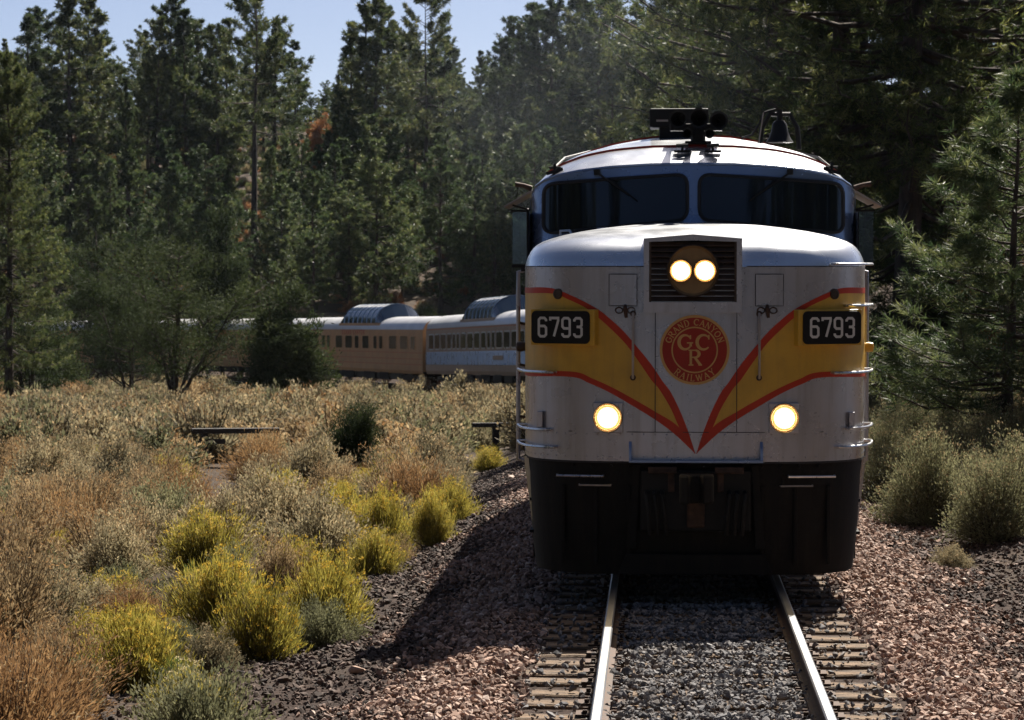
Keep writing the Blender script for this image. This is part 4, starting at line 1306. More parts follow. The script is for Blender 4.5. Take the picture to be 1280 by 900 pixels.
# number boards
def strokes(glyph, size, th, mp, mb, k0=0.0):
    """lettering as ribbons laid on a surface; mp(u,v,off) gives the place"""
    for gi, pl in enumerate(glyph):
        pl = [(p[0] * size, p[1] * size, (p[2] if len(p) > 2 else 1.0)) for p in pl]
        A, B = [], []
        closed = abs(pl[0][0] - pl[-1][0]) < 1e-6 and abs(pl[0][1] - pl[-1][1]) < 1e-6 and len(pl) > 3
        n = len(pl)
        for i, p in enumerate(pl):
            if closed:
                a, b = pl[(i - 1) % (n - 1)], pl[(i + 1) % (n - 1)]
            else:
                a, b = pl[max(0, i - 1)], pl[min(n - 1, i + 1)]
            d1 = Vector((p[0] - a[0], p[1] - a[1])); d2 = Vector((b[0] - p[0], b[1] - p[1]))
            if d1.length < 1e-9: d1 = d2
            if d2.length < 1e-9: d2 = d1
            d1.normalize(); d2.normalize()
            t = d1 + d2
            t = t.normalized() if t.length > 1e-6 else d1
            nrm = Vector((-t.y, t.x))
            w = th * p[2] / 2 / max(0.55, abs(nrm.dot(Vector((-d1.y, d1.x)))))
            A.append(mp(p[0] + nrm.x * w, p[1] + nrm.y * w, k0 + gi * 0.0004)); B.append(mp(p[0] - nrm.x * w, p[1] - nrm.y * w, k0 + gi * 0.0004))
        mb.sheet([A, B])
DIG = {'6': [[(0.46, 0.82), (0.46, 0.9), (0.36, 1), (0.12, 1), (0.02, 0.9), (0.02, 0.1), (0.12, 0), (0.36, 0), (0.46, 0.1), (0.46, 0.46), (0.36, 0.56), (0.02, 0.56)]],
       '7': [[(0.0, 0.86), (0.0, 1), (0.48, 1), (0.48, 0.86), (0.22, 0.0)]],
       '9': [[(0.02, 0.18), (0.02, 0.1), (0.12, 0), (0.36, 0), (0.46, 0.1), (0.46, 0.9), (0.36, 1), (0.12, 1), (0.02, 0.9), (0.02, 0.54), (0.12, 0.44), (0.46, 0.44)]],
       '3': [[(0.02, 0.82), (0.02, 0.9), (0.12, 1), (0.36, 1), (0.46, 0.9), (0.46, 0.62), (0.36, 0.53), (0.16, 0.53)], [(0.36, 0.53), (0.46, 0.44), (0.46, 0.1), (0.36, 0), (0.12, 0), (0.02, 0.1), (0.02, 0.18)]]}
def rrect(w, h, r, n=5):
    out = []
    for cx, cy, a0 in ((w / 2 - r, h / 2 - r, 0), (-w / 2 + r, h / 2 - r, 90), (-w / 2 + r, -h / 2 + r, 180), (w / 2 - r, -h / 2 + r, 270)):
        for k in range(n + 1):
            a = R(a0 + 90 * k / n)
            out.append((cx + r * math.cos(a), cy + r * math.sin(a)))
    return out
for sg in (-1, 1):
    ang = sg * R(24)
    c = Vector((sg * 1.205, 0.115, 2.335))
    e1 = Vector((math.cos(ang), math.sin(ang), 0)); nrm = Vector((math.sin(ang), -math.cos(ang), 0))
    def mp(u, v, off, c=c, e1=e1, nrm=nrm):
        p = c + e1 * u + nrm * off
        return (p.x, p.y, c.z + v)
    bw, bh = 0.64, 0.325
    mb = MB(); mb.prism([(-bw / 2, -bh / 2), (bw / 2, -bh / 2), (bw / 2, bh / 2), (-bw / 2, bh / 2)], -0.34, 0.0, mp)
    nb = mb.build('number_board', MT['yellow'], loco, bevel=0.008)
    face_u = sg * 0.015
    mb = MB(); mb.prism(rrect(0.585, 0.295, 0.045), 0.0, 0.012, lambda u, v, o, mp=mp, fu=face_u: mp(u + fu, v, o)); mb.build('number_plate', MT['black'], nb, bevel=0.003)
    for i, ch in enumerate('6793'):
        mb = MB()
        strokes(DIG[ch], 0.166, 0.0235, lambda u, v, o, mp=mp, i=i, fu=face_u: mp(u + fu - 0.218 + i * 0.119, v - 0.083, 0.0135 + o), mb)
        mb.build('digit', MT['white'], nb)

# round emblem
EC = (-0.012, 2.135)
def emb(u, v, off=0.0):
    return (EC[0] + u, -0.002 - off + 0.05 * ((EC[1] + v - 1.13) / 1.75) ** 1.5, EC[1] + v)
def disc(r0, r1, off, name, mat, parent, n=56):
    mb = MB()
    rows = []
    for r, o in ((r1, 0.0), (r1, off), (max(r0, 0.0005), off)):
        rows.append([emb(r * math.cos(2 * math.pi * k / n), r * math.sin(2 * math.pi * k / n), o) for k in range(n)])
    mb.sheet(rows, close=True)
    return mb.build(name, mat, parent)
em = disc(0.0, 0.302, 0.006, 'emblem_disc', MT['maroon'], loco)
disc(0.290, 0.314, 0.0085, 'emblem_outer_ring', MT['gold'], em)
disc(0.196, 0.209, 0.0085, 'emblem_inner_ring', MT['gold'], em)
def arc(cx, cy, rx, ry, a0, a1, n=14, t0=1.0, t1=1.0, tm=None):
    out = []
    for k in range(n + 1):
        f = k / n
        a = R(a0 + (a1 - a0) * f)
        t = t0 + (t1 - t0) * f
        if tm is not None:
            t = t0 + (tm - t0) * math.sin(f * math.pi)
        out.append((cx + rx * math.cos(a), cy + ry * math.sin(a), t))
    return out
GLY = {
 'G': (0.82, [arc(0.42, 0.5, 0.36, 0.46, 42, 325, 18, 0.6, 0.6, 1.35), [(0.74, 0.22), (0.74, 0.46)], [(0.52, 0.46, 0.6), (0.88, 0.46, 0.6)], [(0.72, 0.70, 0.6), (0.72, 0.96, 0.6)]]),
 'R': (0.80, [[(0.16, 0), (0.16, 1)], [(0.02, 1, 0.6), (0.44, 1, 0.6)] + arc(0.44, 0.76, 0.22, 0.24, 88, -88, 8, 0.7, 0.7, 1.3) + [(0.16, 0.52, 0.6)], [(0.40, 0.52), (0.74, 0.0, 1.2)], [(0.02, 0, 0.6), (0.32, 0, 0.6)], [(0.62, 0, 0.6), (0.84, 0, 0.6)]]),
 'A': (0.84, [[(0.08, 0, 0.7), (0.42, 1, 0.7)], [(0.40, 1, 1.3), (0.76, 0, 1.3)], [(0.20, 0.34, 0.6), (0.62, 0.34, 0.6)], [(0.0, 0, 0.6), (0.2, 0, 0.6)], [(0.62, 0, 0.6), (0.88, 0, 0.6)]]),
 'N': (0.86, [[(0.14, 0, 0.7), (0.14, 1, 0.7)], [(0.12, 1, 1.3), (0.72, 0, 1.3)], [(0.72, 0, 0.7), (0.72, 1, 0.7)], [(0.02, 0, 0.6), (0.26, 0, 0.6)], [(0.60, 1, 0.6), (0.84, 1, 0.6)]]),
 'D': (0.86, [[(0.16, 0), (0.16, 1)], [(0.02, 1, 0.6), (0.36, 1, 0.6)] + arc(0.36, 0.5, 0.38, 0.5, 88, -88, 10, 0.7, 0.7, 1.3) + [(0.02, 0, 0.6)]]),
 'C': (0.80, [arc(0.44, 0.5, 0.38, 0.47, 42, 318, 18, 0.6, 0.6, 1.35), [(0.74, 0.68, 0.6), (0.74, 0.98, 0.6)]]),
 'Y': (0.80, [[(0.10, 1, 1.2), (0.42, 0.48)], [(0.74, 1, 0.7), (0.42, 0.48, 0.7)], [(0.42, 0.5), (0.42, 0)], [(0.0, 1, 0.6), (0.22, 1, 0.6)], [(0.62, 1, 0.6), (0.84, 1, 0.6)], [(0.30, 0, 0.6), (0.54, 0, 0.6)]]),
 'O': (0.88, [arc(0.44, 0.5, 0.37, 0.47, 90, 450, 22)]),
 'I': (0.42, [[(0.20, 0), (0.20, 1)], [(0.06, 0, 0.6), (0.34, 0, 0.6)], [(0.06, 1, 0.6), (0.34, 1, 0.6)]]),
 'L': (0.70, [[(0.16, 0), (0.16, 1)], [(0.02, 1, 0.6), (0.32, 1, 0.6)], [(0.02, 0, 0.6), (0.62, 0, 0.7), (0.64, 0.24, 0.6)]]),
 'W': (1.10, [[(0.06, 1, 1.2), (0.32, 0, 1.2)], [(0.30, 0, 0.7), (0.54, 1, 0.7)], [(0.52, 1, 1.2), (0.80, 0, 1.2)], [(0.78, 0, 0.7), (1.02, 1, 0.7)], [(0.0, 1, 0.6), (0.2, 1, 0.6)], [(0.92, 1, 0.6), (1.12, 1, 0.6)]]),
 ' ': (0.42, [])}
def ring_text(txt, rad, size, a_mid, inward, mb, th, gap=0.12):
    tot = sum((GLY[c][0] + gap) * size for c in txt)
    pos = -tot / 2
    for c in txt:
        w = GLY[c][0] * size
        mid = pos + w / 2 + gap * size / 2
        if not inward:      # reads clockwise over the top
            a = a_mid - mid / (rad + size / 2)
            def mp(u, v, o, a=a, w=w):
                r = rad + v
                t = u - w / 2
                x = r * math.cos(a) + t * math.sin(a); y = r * math.sin(a) - t * math.cos(a)
                return emb(x, y, 0.0075 + o)
        else:               # reads along the bottom
            a = a_mid + mid / (rad + size / 2)
            def mp(u, v, o, a=a, w=w):
                r = rad + size - v
                t = u - w / 2
                x = r * math.cos(a) - t * math.sin(a); y = r * math.sin(a) + t * math.cos(a)
                return emb(x, y, 0.0075 + o)
        if GLY[c][1]:
            lm = MB(); strokes(GLY[c][1], size, th, mp, lm); lm.build('letter', MT['gold'], em)
        pos += w + gap * size
mb = MB()
ring_text('GRAND CANYON', 0.221, 0.056, R(90), False, mb, 0.0088, 0.17)
ring_text('RAILWAY', 0.224, 0.056, R(270), True, mb, 0.0088, 0.20)
for ch, ox, oy, sz in (('G', -0.150, 0.000, 0.138), ('C', 0.012, 0.000, 0.138), ('R', -0.058, -0.135, 0.132)):
    mb = MB(); strokes(GLY[ch][1], sz, 0.020, lambda u, v, o, ox=ox, oy=oy, ch=ch: emb(ox + u * 1.12, oy + v, 0.0075 + o + (0.002 if ch == 'R' else 0)), mb)
    mb.build('monogram_letter', MT['gold'], em)

# headlight housing, grille, twin lamps
HC = (-0.03, 2.845)
mb = MB()
hw = 0.44
poly = [(-hw, 2.47), (hw, 2.47), (hw, 3.135), (0.0, 3.172), (-hw, 3.135)]
mp = lambda a, b, d: (HC[0] + a, d, b)
# open-fronted box: outer skin and rim round the opening
ow, oz0, oz1 = 0.392, 2.565, 3.105
mb.sheet([[(HC[0] + a, y, b) for a, b in poly] for y in (0.95, -0.015)], close=True)
def rim(seq, y):
    return [(HC[0] + a, y, b) for a, b in seq]
inner = [(-ow, oz0), (ow, oz0), (ow, oz1), (0.0, oz1 + 0.012), (-ow, oz1)]
mb.sheet([rim(poly, -0.015), rim(inner, -0.015), rim(inner, 0.09)], close=True)
hl = mb.build('headlight_housing', MT['silver'], loco)
mb = MB(); mb.prism(inner, 0.085, 0.095, mp); mb.build('grille_back', MT['black'], hl)
gr = MB()
for sx in (-1, 1):
    gr.box((HC[0] + sx * (ow - 0.010), 0.035, (oz0 + oz1) / 2), (0.02, 0.08, oz1 - oz0))
grille = gr.build('grille', MT['grille'], hl)
slat = MB(); slat.box((0, 0, 0), (2 * ow - 0.012, 0.012, 0.046), Matrix.Rotation(R(-38), 3, 'X'))
so = slat.build('slat', MT['grille'], grille, bevel=0.003)
nsl = 11
for i in range(nsl):
    o = so if i == 0 else link_copy(so, grille)
    o.location = (HC[0], 0.018, oz0 + 0.028 + (oz1 - oz0 - 0.05) * i / (nsl - 1))
mb = MB()
mb.lathe([(0.205, 0.06), (0.236, 0.05), (0.236, -0.030), (0.231, -0.034), (0.224, -0.03)], (HC[0], 0, HC[1]), 'Y', 48)
lh = mb.build('lamp_bezel', MT['grille'], hl, True)
mb = MB(); mb.lathe([(0.226, -0.031), (0.205, -0.010), (0.0, -0.004)], (HC[0], 0, HC[1]), 'Y', 48); mb.build('lamp_dish', MT['lampdish'], hl, True)
for sx in (-1, 1):
    mb = MB(); mb.lathe([(0.091, -0.028), (0.098, -0.042), (0.106, -0.030), (0.106, 0.0)], (HC[0] + sx * 0.108, 0, HC[1]), 'Y', 32)
    lr = mb.build('lamp_ring', MT['lampdish'], hl, True)
    mb = MB(); mb.lathe([(0.074, -0.040), (0.05, -0.044), (0.0, -0.046)], (HC[0] + sx * 0.108, 0, HC[1]), 'Y', 32)
    mb.build('headlight', MT['bulb'], hl, True)
    mb = MB(); mb.lathe([(0.084, -0.036), (0.0735, -0.040)], (HC[0] + sx * 0.108, 0, HC[1]), 'Y', 32)
    mb.build('lamp_reflector', MT['reflector'], hl, True)
    mb = MB(); mb.lathe([(0.092, -0.031), (0.0835, -0.036)], (HC[0] + sx * 0.108, 0, HC[1]), 'Y', 32)
    mb.build('lamp_reflector_rim', MT['reflector_rim'], hl, True)
# ditch lights
for sg in (-1, 1):
    cx, cz = sg * 0.79, 1.525
    cy = nose_pt(s_of_x(cx), cz)[1] - 0.045
    rot = Matrix.Rotation(sg * 0.08, 3, 'Z')
    mb = MB()
    mb.prism([(-0.135, -0.135), (0.135, -0.135), (0.135, 0.135), (-0.135, 0.135)], 0.0, 0.16, lambda a, b, d: tuple(Vector((cx, cy, cz)) + rot @ Vector((a, d, b))))
    dl = mb.build('ditch_light_box', MT['silver'], loco, bevel=0.006)
    mb = MB(); mb.lathe([(0.112, -0.004), (0.128, -0.02), (0.134, -0.004), (0.134, 0.01)], (0, 0, 0), 'Y', 32)
    mb.v = [tuple(rot @ Vector(v) + Vector((cx, cy, cz))) for v in mb.v]
    mb.build('lamp_ring', MT['lampdish'], dl, True)
    mb = MB(); mb.lathe([(0.084, -0.021), (0.05, -0.026), (0.0, -0.028)], (0, 0, 0), 'Y', 32)
    mb.v = [tuple(rot @ Vector(v) + Vector((cx, cy, cz))) for v in mb.v]
    mb.build('ditch_light', MT['bulb'], dl, True)
    for r0_, r1_, y0_, y1_, nm_, mt_ in ((0.097, 0.0835, -0.015, -0.021, 'lamp_reflector', 'reflector'), (0.112, 0.0965, -0.006, -0.015, 'lamp_reflector_rim', 'reflector_rim')):
        mb = MB(); mb.lathe([(r0_, y0_), (r1_, y1_)], (0, 0, 0), 'Y', 32)
        mb.v = [tuple(rot @ Vector(v) + Vector((cx, cy, cz))) for v in mb.v]
        mb.build(nm_, MT[mt_], dl, True)

# nose corner grab irons (each a bar standing off the shell)
def grab(z, xa, xb, sg, r=0.013, off=0.07, mat='steel'):
    mb = MB()
    sa, sb = s_of_x(sg * xa), s_of_x(sg * xb) if xb < 1.57 else sg * (abs(s_of_x(1.57)) + (xb - 1.57))
    P = [nose_pt(sa, z, -0.005), nose_pt(sa, z, off * 0.8)] + [nose_pt(sa + (sb - sa) * (0.04 + 0.92 * k / 10), z, off) for k in range(11)] + [nose_pt(sb, z, off * 0.8), nose_pt(sb, z, -0.005)]
    mb.tube(P, r, 7)
    return mb.build('grab_iron', MT[mat], loco, True)
for z, xa, xb in ((2.905, 1.22, 1.75), (2.53, 1.34, 1.8), (1.925, 1.22, 1.8), (1.42, 1.36, 1.75), (1.255, 1.26, 1.85)):
    grab(z, xa, xb, 1)
for z, xa, xb in ((1.925, 1.26, 1.75), (1.40, 1.32, 1.75), (1.245, 1.26, 1.8)):
    grab(z, xa, xb, -1)
for sg in (-1, 1):
    mb = MB()   # classification lamp standing out on the corner
    q = nose_pt(sg * (s_of_x(1.57) + 0.25), 2.13, 0)
    mb.lathe([(0.0, 0.0), (0.04, 0.0), (0.05, 0.04), (0.042, 0.08), (0.0, 0.095)], (0, 0, 0), 'X', 14)
    mb.v = [(q[0] + sg * v[0], q[1] + v[1], q[2] + v[2]) for v in mb.v]
    mb.build('marker_lamp', MT['grille'] if sg < 0 else MT['yellow'], loco, True)
    mb = MB()   # small step bracket low on the corner
    q = nose_pt(sg * s_of_x(1.40), 1.47, 0.02)
    mb.box((q[0], q[1], 1.49), (0.05, 0.07, 0.15))
    mb.build('step_bracket', MT['silver'], loco, bevel=0.006)
    mb = MB()   # tall cab door handrail
    x = sg * 1.745
    mb.tube([(sg * 1.60, 2.9, 2.86), (x, 2.9, 2.83), (x, 2.9, 2.6), (x, 2.9, 1.2), (x, 2.9, 0.95), (sg * 1.60, 2.9, 0.90)], 0.022, 10)
    hr = mb.build('handrail', MT['silver'], loco, True)
    for z in (2.32, 1.9, 1.38):
        mb = MB(); mb.tube([(sg * 1.59, 2.9, z - 0.03), (x, 2.9, z)], 0.014, 6); mb.build('handrail_bracket', MT['rust'], hr, True)

# anticlimber shelf
mb = MB(); mb.prism([(-0.60, 0.02), (0.60, 0.02), (0.60, -0.10), (-0.60, -0.10)], 1.125, 1.150, lambda a, b, d: (a, b, d))
an = mb.build('anticlimber', MT['skyblue_silver'], loco, bevel=0.004)  # the shelf's blue stands for skylight on its top
for sx in (-1, 1):
    mb = MB(); mb.prism([(0.02, 1.15), (-0.10, 1.15), (-0.085, 1.18), (0.02, 1.31)], -0.012, 0.012, lambda a, b, d: (sx * 0.588 + d, a, b)); mb.build('gusset', MT['skyblue_silver'], an)
# ---- pilot, coupler, steps
mb = MB()
rows = []
for z, ins in ((1.125, 0.02), (0.9, 0.03), (0.6, 0.05), (0.35, 0.07), (0.10, 0.10)):
    rows.append([nose_pt(s * 0.72, 1.2, -ins) [:2] + (z,) for s in SS])
mb.sheet(rows)
pil = mb.build('pilot', MT['grimy'], loco, True)
mb = MB(); mb.box((0, 0.25, 0.78), (1.0, 0.55, 0.56)); mb.build('coupler_pocket', MT['black'], pil, bevel=0.02)
mb = MB(); mb.prism([(-0.62, 0.30), (0.62, 0.30), (0.70, 0.12), (-0.70, 0.12)], -0.05, -0.02, lambda a, b, d: (a, d, b)); mb.build('snow_plate', MT['grimy'], pil, bevel=0.006)
for k in range(9):
    x = -1.2 + 0.3 * k
    if abs(x) < 0.55: continue
    mb = MB(); q = nose_pt(s_of_x(x), 1.2, 0.0); mb.box((x, q[1] + 0.035, 0.55), (0.035, 0.05, 0.72)); mb.build('pilot_rib', MT['grimy'], pil, bevel=0.006)
for sg in (-1, 1):
    mb = MB(); mb.prism([(0.50, 1.10), (0.56, 1.10), (0.62, 0.35), (0.54, 0.35)], -0.02, 0.06, lambda a, b, d: (sg * a, d, b)); mb.build('pocket_frame', MT['grimy'], pil)
    mb = MB(); mb.box((sg * 0.30, -0.05, 1.06), (0.26, 0.10, 0.06)); mb.box((sg * 0.22, -0.02, 0.95), (0.06, 0.06, 0.18)); mb.build('coupler_carrier', MT['rust'], pil, bevel=0.01)
mb = MB(); mb.box((0, -0.03, 0.66), (0.16, 0.10, 0.24)); mb.build('carrier_iron', MT['rust'], pil, bevel=0.02)
mb = MB()
for k in range(14):
    x = -1.1 + 2.2 * k / 13
    q = nose_pt(s_of_x(x), 1.2, 0.0)
    mb.lathe([(0.0, -0.018), (0.014, -0.015), (0.018, 0.02)], (x, q[1] + 0.02, 1.085), 'Y', 8)
tag(mb.build('pilot_bolts', MT['grimy'], pil), kind='stuff')
cp = MB()
cp.box((0, -0.06, 0.90), (0.17, 0.36, 0.20))
cp.prism([(-0.15, -0.20), (-0.15, -0.40), (-0.07, -0.46), (-0.05, -0.33), (0.03, -0.30), (0.06, -0.42), (0.15, -0.38), (0.16, -0.20)], 0.78, 1.04, lambda a, b, d: (a, b, d))
cp.build('coupler', MT['grimy'], loco, bevel=0.02)
for sg in (-1, 1):
    mb = MB(); mb.tube([(sg * 0.83, 0.06, 1.00), (sg * 0.83, -0.05, 1.0), (sg * 1.25, 0.02, 1.0), (sg * 1.25, 0.16, 1.0)], 0.011, 7); mb.build('grab_iron', MT['steel'], pil, True)
    mb = MB(); mb.tube([(sg * 0.76, 0.06, 0.915), (sg * 0.76, -0.03, 0.915), (sg * 1.05, 0.02, 0.915), (sg * 1.05, 0.12, 0.915)], 0.008, 6); mb.build('cut_lever', MT['visor'], pil, True)
    for k, x in enumerate((0.30, 0.37, 0.44)):
        mb = MB(); mb.tube([(sg * x, 0.0, 0.86), (sg * x, -0.14, 0.84), (sg * (x - 0.02), -0.17, 0.68), (sg * (x - 0.03), -0.12, 0.48)], 0.021, 8); mb.build('air_hose', MT['black'], pil, True)
    # skirt strip at the nose corner
    mb = MB()
    zz = [1.125, 0.95, 0.75, 0.52]
    rows = []
    for z in zz:
        f = (1.125 - z) / 0.6
        x = sg * (1.585 - 0.07 * f)
        rows.append([(x - sg * 0.045, 0.72 + 0.06 * f, z), (x, 0.80 + 0.05 * f, z), (x, 2.6, z)])
    mb.sheet(rows)
    mb.build('side_skirt', MT['silver'], loco, True)
    # step well with rungs
    mb = MB()
    for z in (0.42, 0.72):
        mb.box((sg * 1.42, 0.95, z), (0.22, 0.30, 0.025))
    mb.box((sg * 1.50, 1.12, 0.6), (0.02, 0.03, 0.9))
    mb.box((sg * 1.36, 0.78, 0.62), (0.02, 0.03, 0.8))
    mb.build('step', MT['grimy'], loco)

# ---- cab front with windscreens
whalf = crspline([(0, 1.90), (0.75, 1.955), (1.20, 2.08), (1.44, 2.24), (1.57, 2.46), (1.615, 2.8)], 8)
wplan = [(-x, y) for x, y in whalf[:0:-1]] + whalf
wX = np.array([p[0] for p in wplan]); wY = np.array([p[1] for p in wplan])
def ztop_front(x):
    return float(np.interp(abs(x), [0, 0.4, 0.8, 1.1, 1.3, 1.45, 1.55, 1.60, 1.615], [3.885, 3.879, 3.855, 3.822, 3.785, 3.74, 3.68, 3.58, 3.40]))
def wall_pt(x, z, off=0.0):
    y = float(np.interp(x, wX, wY))
    e = 0.03
    dy = (float(np.interp(min(1.6, x + e), wX, wY)) - float(np.interp(max(-1.6, x - e), wX, wY))) / (2 * e)
    n = Vector((dy, -1, 0)).normalized()
    y += 0.22 * max(0, z - 2.9) * (1 - 0.5 * abs(x) / 1.6)
    return (x + n.x * off, y + n.y * off, z)
xs = [float(v) for v in wX]
mb = MB()
rows = []
for i in range(11):
    rows.append([wall_pt(x, 2.80 + (ztop_front(x) - 2.80) * i / 10) for x in xs])
mb.sheet(rows)
cab = mb.build('cab_front', MT['skyblue_silver'], loco, True, angle=70)
def win_outline(sg, grow=0.0):
    c = [(0.075 - grow, 3.765 + grow), (1.44 + grow, 3.675 + grow), (1.44 + grow, 3.225 - grow), (0.075 - grow, 3.355 - grow)]
    out = []
    r = 0.10 + grow
    for i in range(4):
        p = Vector(c[i]); a = Vector(c[i - 1]); b = Vector(c[(i + 1) % 4])
        u = (a - p).normalized(); v = (b - p).normalized()
        s_, e_ = p + u * r, p + v * r
        for k in range(7):
            t = k / 6
            q = s_ * (1 - t) ** 2 + p * 2 * t * (1 - t) + e_ * t * t
            out.append((sg * q.x, q.y))
        n_ = 10 if i in (0, 2) else 3
        nxt = Vector(c[(i + 1) % 4]); w2 = (p - nxt).normalized()
        e2 = nxt + w2 * r
        for k in range(1, n_):
            t = k / n_
            q = e_ * (1 - t) + e2 * t
            out.append((sg * q.x, q.y))
    return out
for sg in (-1, 1):
    o0, o1, o2 = win_outline(sg, 0.035), win_outline(sg, 0.012), win_outline(sg, 0.0)
    mb = MB()
    mb.sheet([[wall_pt(x, z, -0.002) for x, z in o0], [wall_pt(x, z, 0.016) for x, z in o0], [wall_pt(x, z, 0.024) for x, z in o1], [wall_pt(x, z, 0.004) for x, z in o2]], close=True)
    gk = mb.build('window_gasket', MT['gasket'], cab, True)
    # glass as strips across so that it follows the curved wall
    mb = MB()
    xa = sorted(set([0.075 + (1.44 - 0.075) * k / 20 for k in range(21)]))
    A, B = [], []
    poly = [(abs(x), z) for x, z in o1]
    for x in xa:
        zs = []
        for (x0, z0), (x1, z1) in zip(poly, poly[1:] + poly[:1]):
            if (x0 - x) * (x1 - x) <= 0 and abs(x1 - x0) > 1e-9:
                zs.append(z0 + (z1 - z0) * (x - x0) / (x1 - x0))
        A.append(wall_pt(sg * x, max(zs), 0.007)); B.append(wall_pt(sg * x, min(zs), 0.007))
    mb.sheet([A, B])
    mb.build('windscreen', MT['glass'], cab, True)
    # wiper
    mb = MB()
    a, b = (sg * 0.93, 3.80), (sg * 0.62, 3.58)
    mb.tube([wall_pt(a[0], a[1], 0.0), wall_pt(a[0], a[1], 0.05), wall_pt((a[0] + b[0]) / 2, (a[1] + b[1]) / 2, 0.045), wall_pt(b[0], b[1], 0.03)], 0.010, 6)
    mb.tube([wall_pt(a[0] - sg * 0.12, a[1] - 0.06, 0.03), wall_pt(b[0] - sg * 0.08, b[1] - 0.06, 0.02)], 0.008, 5)
    mb.box(wall_pt(a[0], a[1], 0.03), (0.06, 0.06, 0.05))
    mb.build('wiper', MT['black'], cab, True)

# ---- roof
st = [(0.0, 0.0), (0.12, 0.055), (0.30, 0.115), (0.6, 0.185), (1.0, 0.255), (1.6, 0.315), (2.6, 0.35), (4.0, 0.36), (13.2, 0.36)]
def roof_pt(x, i, lift=0.0):
    dy, rise = st[i]
    b = min(1.0, dy / 1.6)
    x0, y0, z0 = wall_pt(x, ztop_front(x))
    full = float(np.interp(abs(x), [0, 0.4, 0.8, 1.1, 1.3, 1.45, 1.55, 1.60, 1.615], [4.245, 4.215, 4.125, 4.02, 3.92, 3.82, 3.72, 3.60, 3.40]))
    y = y0 * (1 - b) + 2.0 * b + dy
    zb = z0 + rise * (1 - (abs(x) / 1.64) ** 4)
    bb = smooth(0.3, 2.6, dy)
    return (x, y, zb * (1 - bb) + full * bb + lift)
mb = MB()
mb.sheet([[roof_pt(x, i) for x in xs] for i in range(len(st))])
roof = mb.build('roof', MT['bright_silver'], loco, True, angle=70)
mb = MB()
mb.sheet([[wall_pt(x, ztop_front(x) - 0.018, 0.004) for x in xs], [wall_pt(x, ztop_front(x) - 0.004, 0.018) for x in xs], [wall_pt(x, ztop_front(x) + 0.012, 0.006) for x in xs]])
mb.build('drip_rail', MT['skyblue_silver'], roof, True)
for i in (3, 5):
    mb = MB()
    A = [roof_pt(x, i, 0.006) for x in xs if abs(x) < 1.45]
    mb.tube(A, 0.013, 5)
    mb.build('roof_seam', MT['maroon'], roof, True)
# roof equipment
def rz(x, y):
    best = None
    for i in range(len(st) - 1):
        p, q = roof_pt(x, i), roof_pt(x, i + 1)
        if p[1] <= y <= q[1]:
            f = (y - p[1]) / (q[1] - p[1]); return p[2] * (1 - f) + q[2] * f
    return roof_pt(x, len(st) - 1)[2]
# antenna and blower box on a pedestal
mb = MB()
mb.box((-0.13, 3.6, 4.40), (0.60, 0.5, 0.19))
mb.build('roof_box', MT['black'], loco, bevel=0.015)
mb = MB(); mb.box((-0.11, 3.6, 4.255), (0.44, 0.42, 0.13)); mb.build('roof_box_base', MT['black'], loco, bevel=0.01)
mb = MB(); mb.box((-0.30, 3.345, 4.37), (0.12, 0.01, 0.02)); mb.build('maker_plate', MT['visor'], loco)
# five-chime horn
hx, hy = 0.055, 2.75
mb = MB()
mb.tube([(hx, hy, rz(hx, hy) - 0.02), (hx, hy, 4.26)], [0.08, 0.07], 12)
mb.box((hx, hy, rz(hx, hy) + 0.02), (0.26, 0.22, 0.03))
mb.box((hx - 0.02, hy + 0.02, 4.27), (0.52, 0.12, 0.07))
horn = mb.build('horn_manifold', MT['black'], loco, bevel=0.008)
for dx, dz, ln, rad in ((-0.20, 4.335, 0.42, 0.09), (0.0, 4.34, 0.48, 0.10), (0.20, 4.325, 0.30, 0.092), (-0.11, 4.20, 0.30, 0.05), (0.11, 4.20, 0.26, 0.05)):
    mb = MB()
    fw = -1
    mb.lathe([(0.0, 0.10), (0.03, 0.09), (0.022, 0.0), (0.026, -ln * 0.4), (0.045, -ln * 0.8), (rad * 0.85, -ln * 0.96), (rad, -ln), (rad * 0.8, -ln + 0.005), (0.02, -ln * 0.6)], (hx + dx, hy + 0.06, dz), 'Y', 20)
    mb.build('horn_trumpet', MT['black'], horn, True)
for a in (-0.16, 0.14):
    mb = MB()
    mb.tube([(hx + a, 2.34, rz(hx + a, 2.4) + 0.02), (hx + a, 2.34, rz(hx + a, 2.4) + 0.07)], 0.014, 6)
    mb.box((hx + a, 2.36, rz(hx + a, 2.4) + 0.015), (0.16, 0.06, 0.022))
    mb.tube([(hx + a - 0.06, 2.34, rz(hx + a, 2.4) + 0.07), (hx + a + 0.06, 2.34, rz(hx + a, 2.4) + 0.075)], 0.018, 6)
    mb.build('lifting_lug', MT['black'], loco)
for sg in (-1, 1):
    x = sg * 1.36
    mb = MB()
    z = rz(x, 2.45)
    mb.box((x, 2.42, z + 0.012), (0.17, 0.07, 0.03), Matrix.Rotation(sg * 0.3, 3, 'Y'))
    mb.tube([(x, 2.42, z), (x, 2.42, z + 0.09)], 0.016, 6)
    mb.tube([(x - 0.06, 2.42, z + 0.05), (x + 0.06, 2.42, z + 0.05)], 0.014, 6)
    mb.build('lifting_lug', MT['black'], loco)
    # roof edge walk rail behind
    mb = MB()
    mb.tube([(sg * 1.05, 4.2, rz(1.05, 4.2) + 0.05), (sg * 1.3, 3.6, rz(1.3, 3.6) + 0.06), (sg * 1.38, 3.1, rz(1.38, 3.1) + 0.01)], 0.014, 6)
    mb.build('roof_handrail', MT['black'], loco, True)
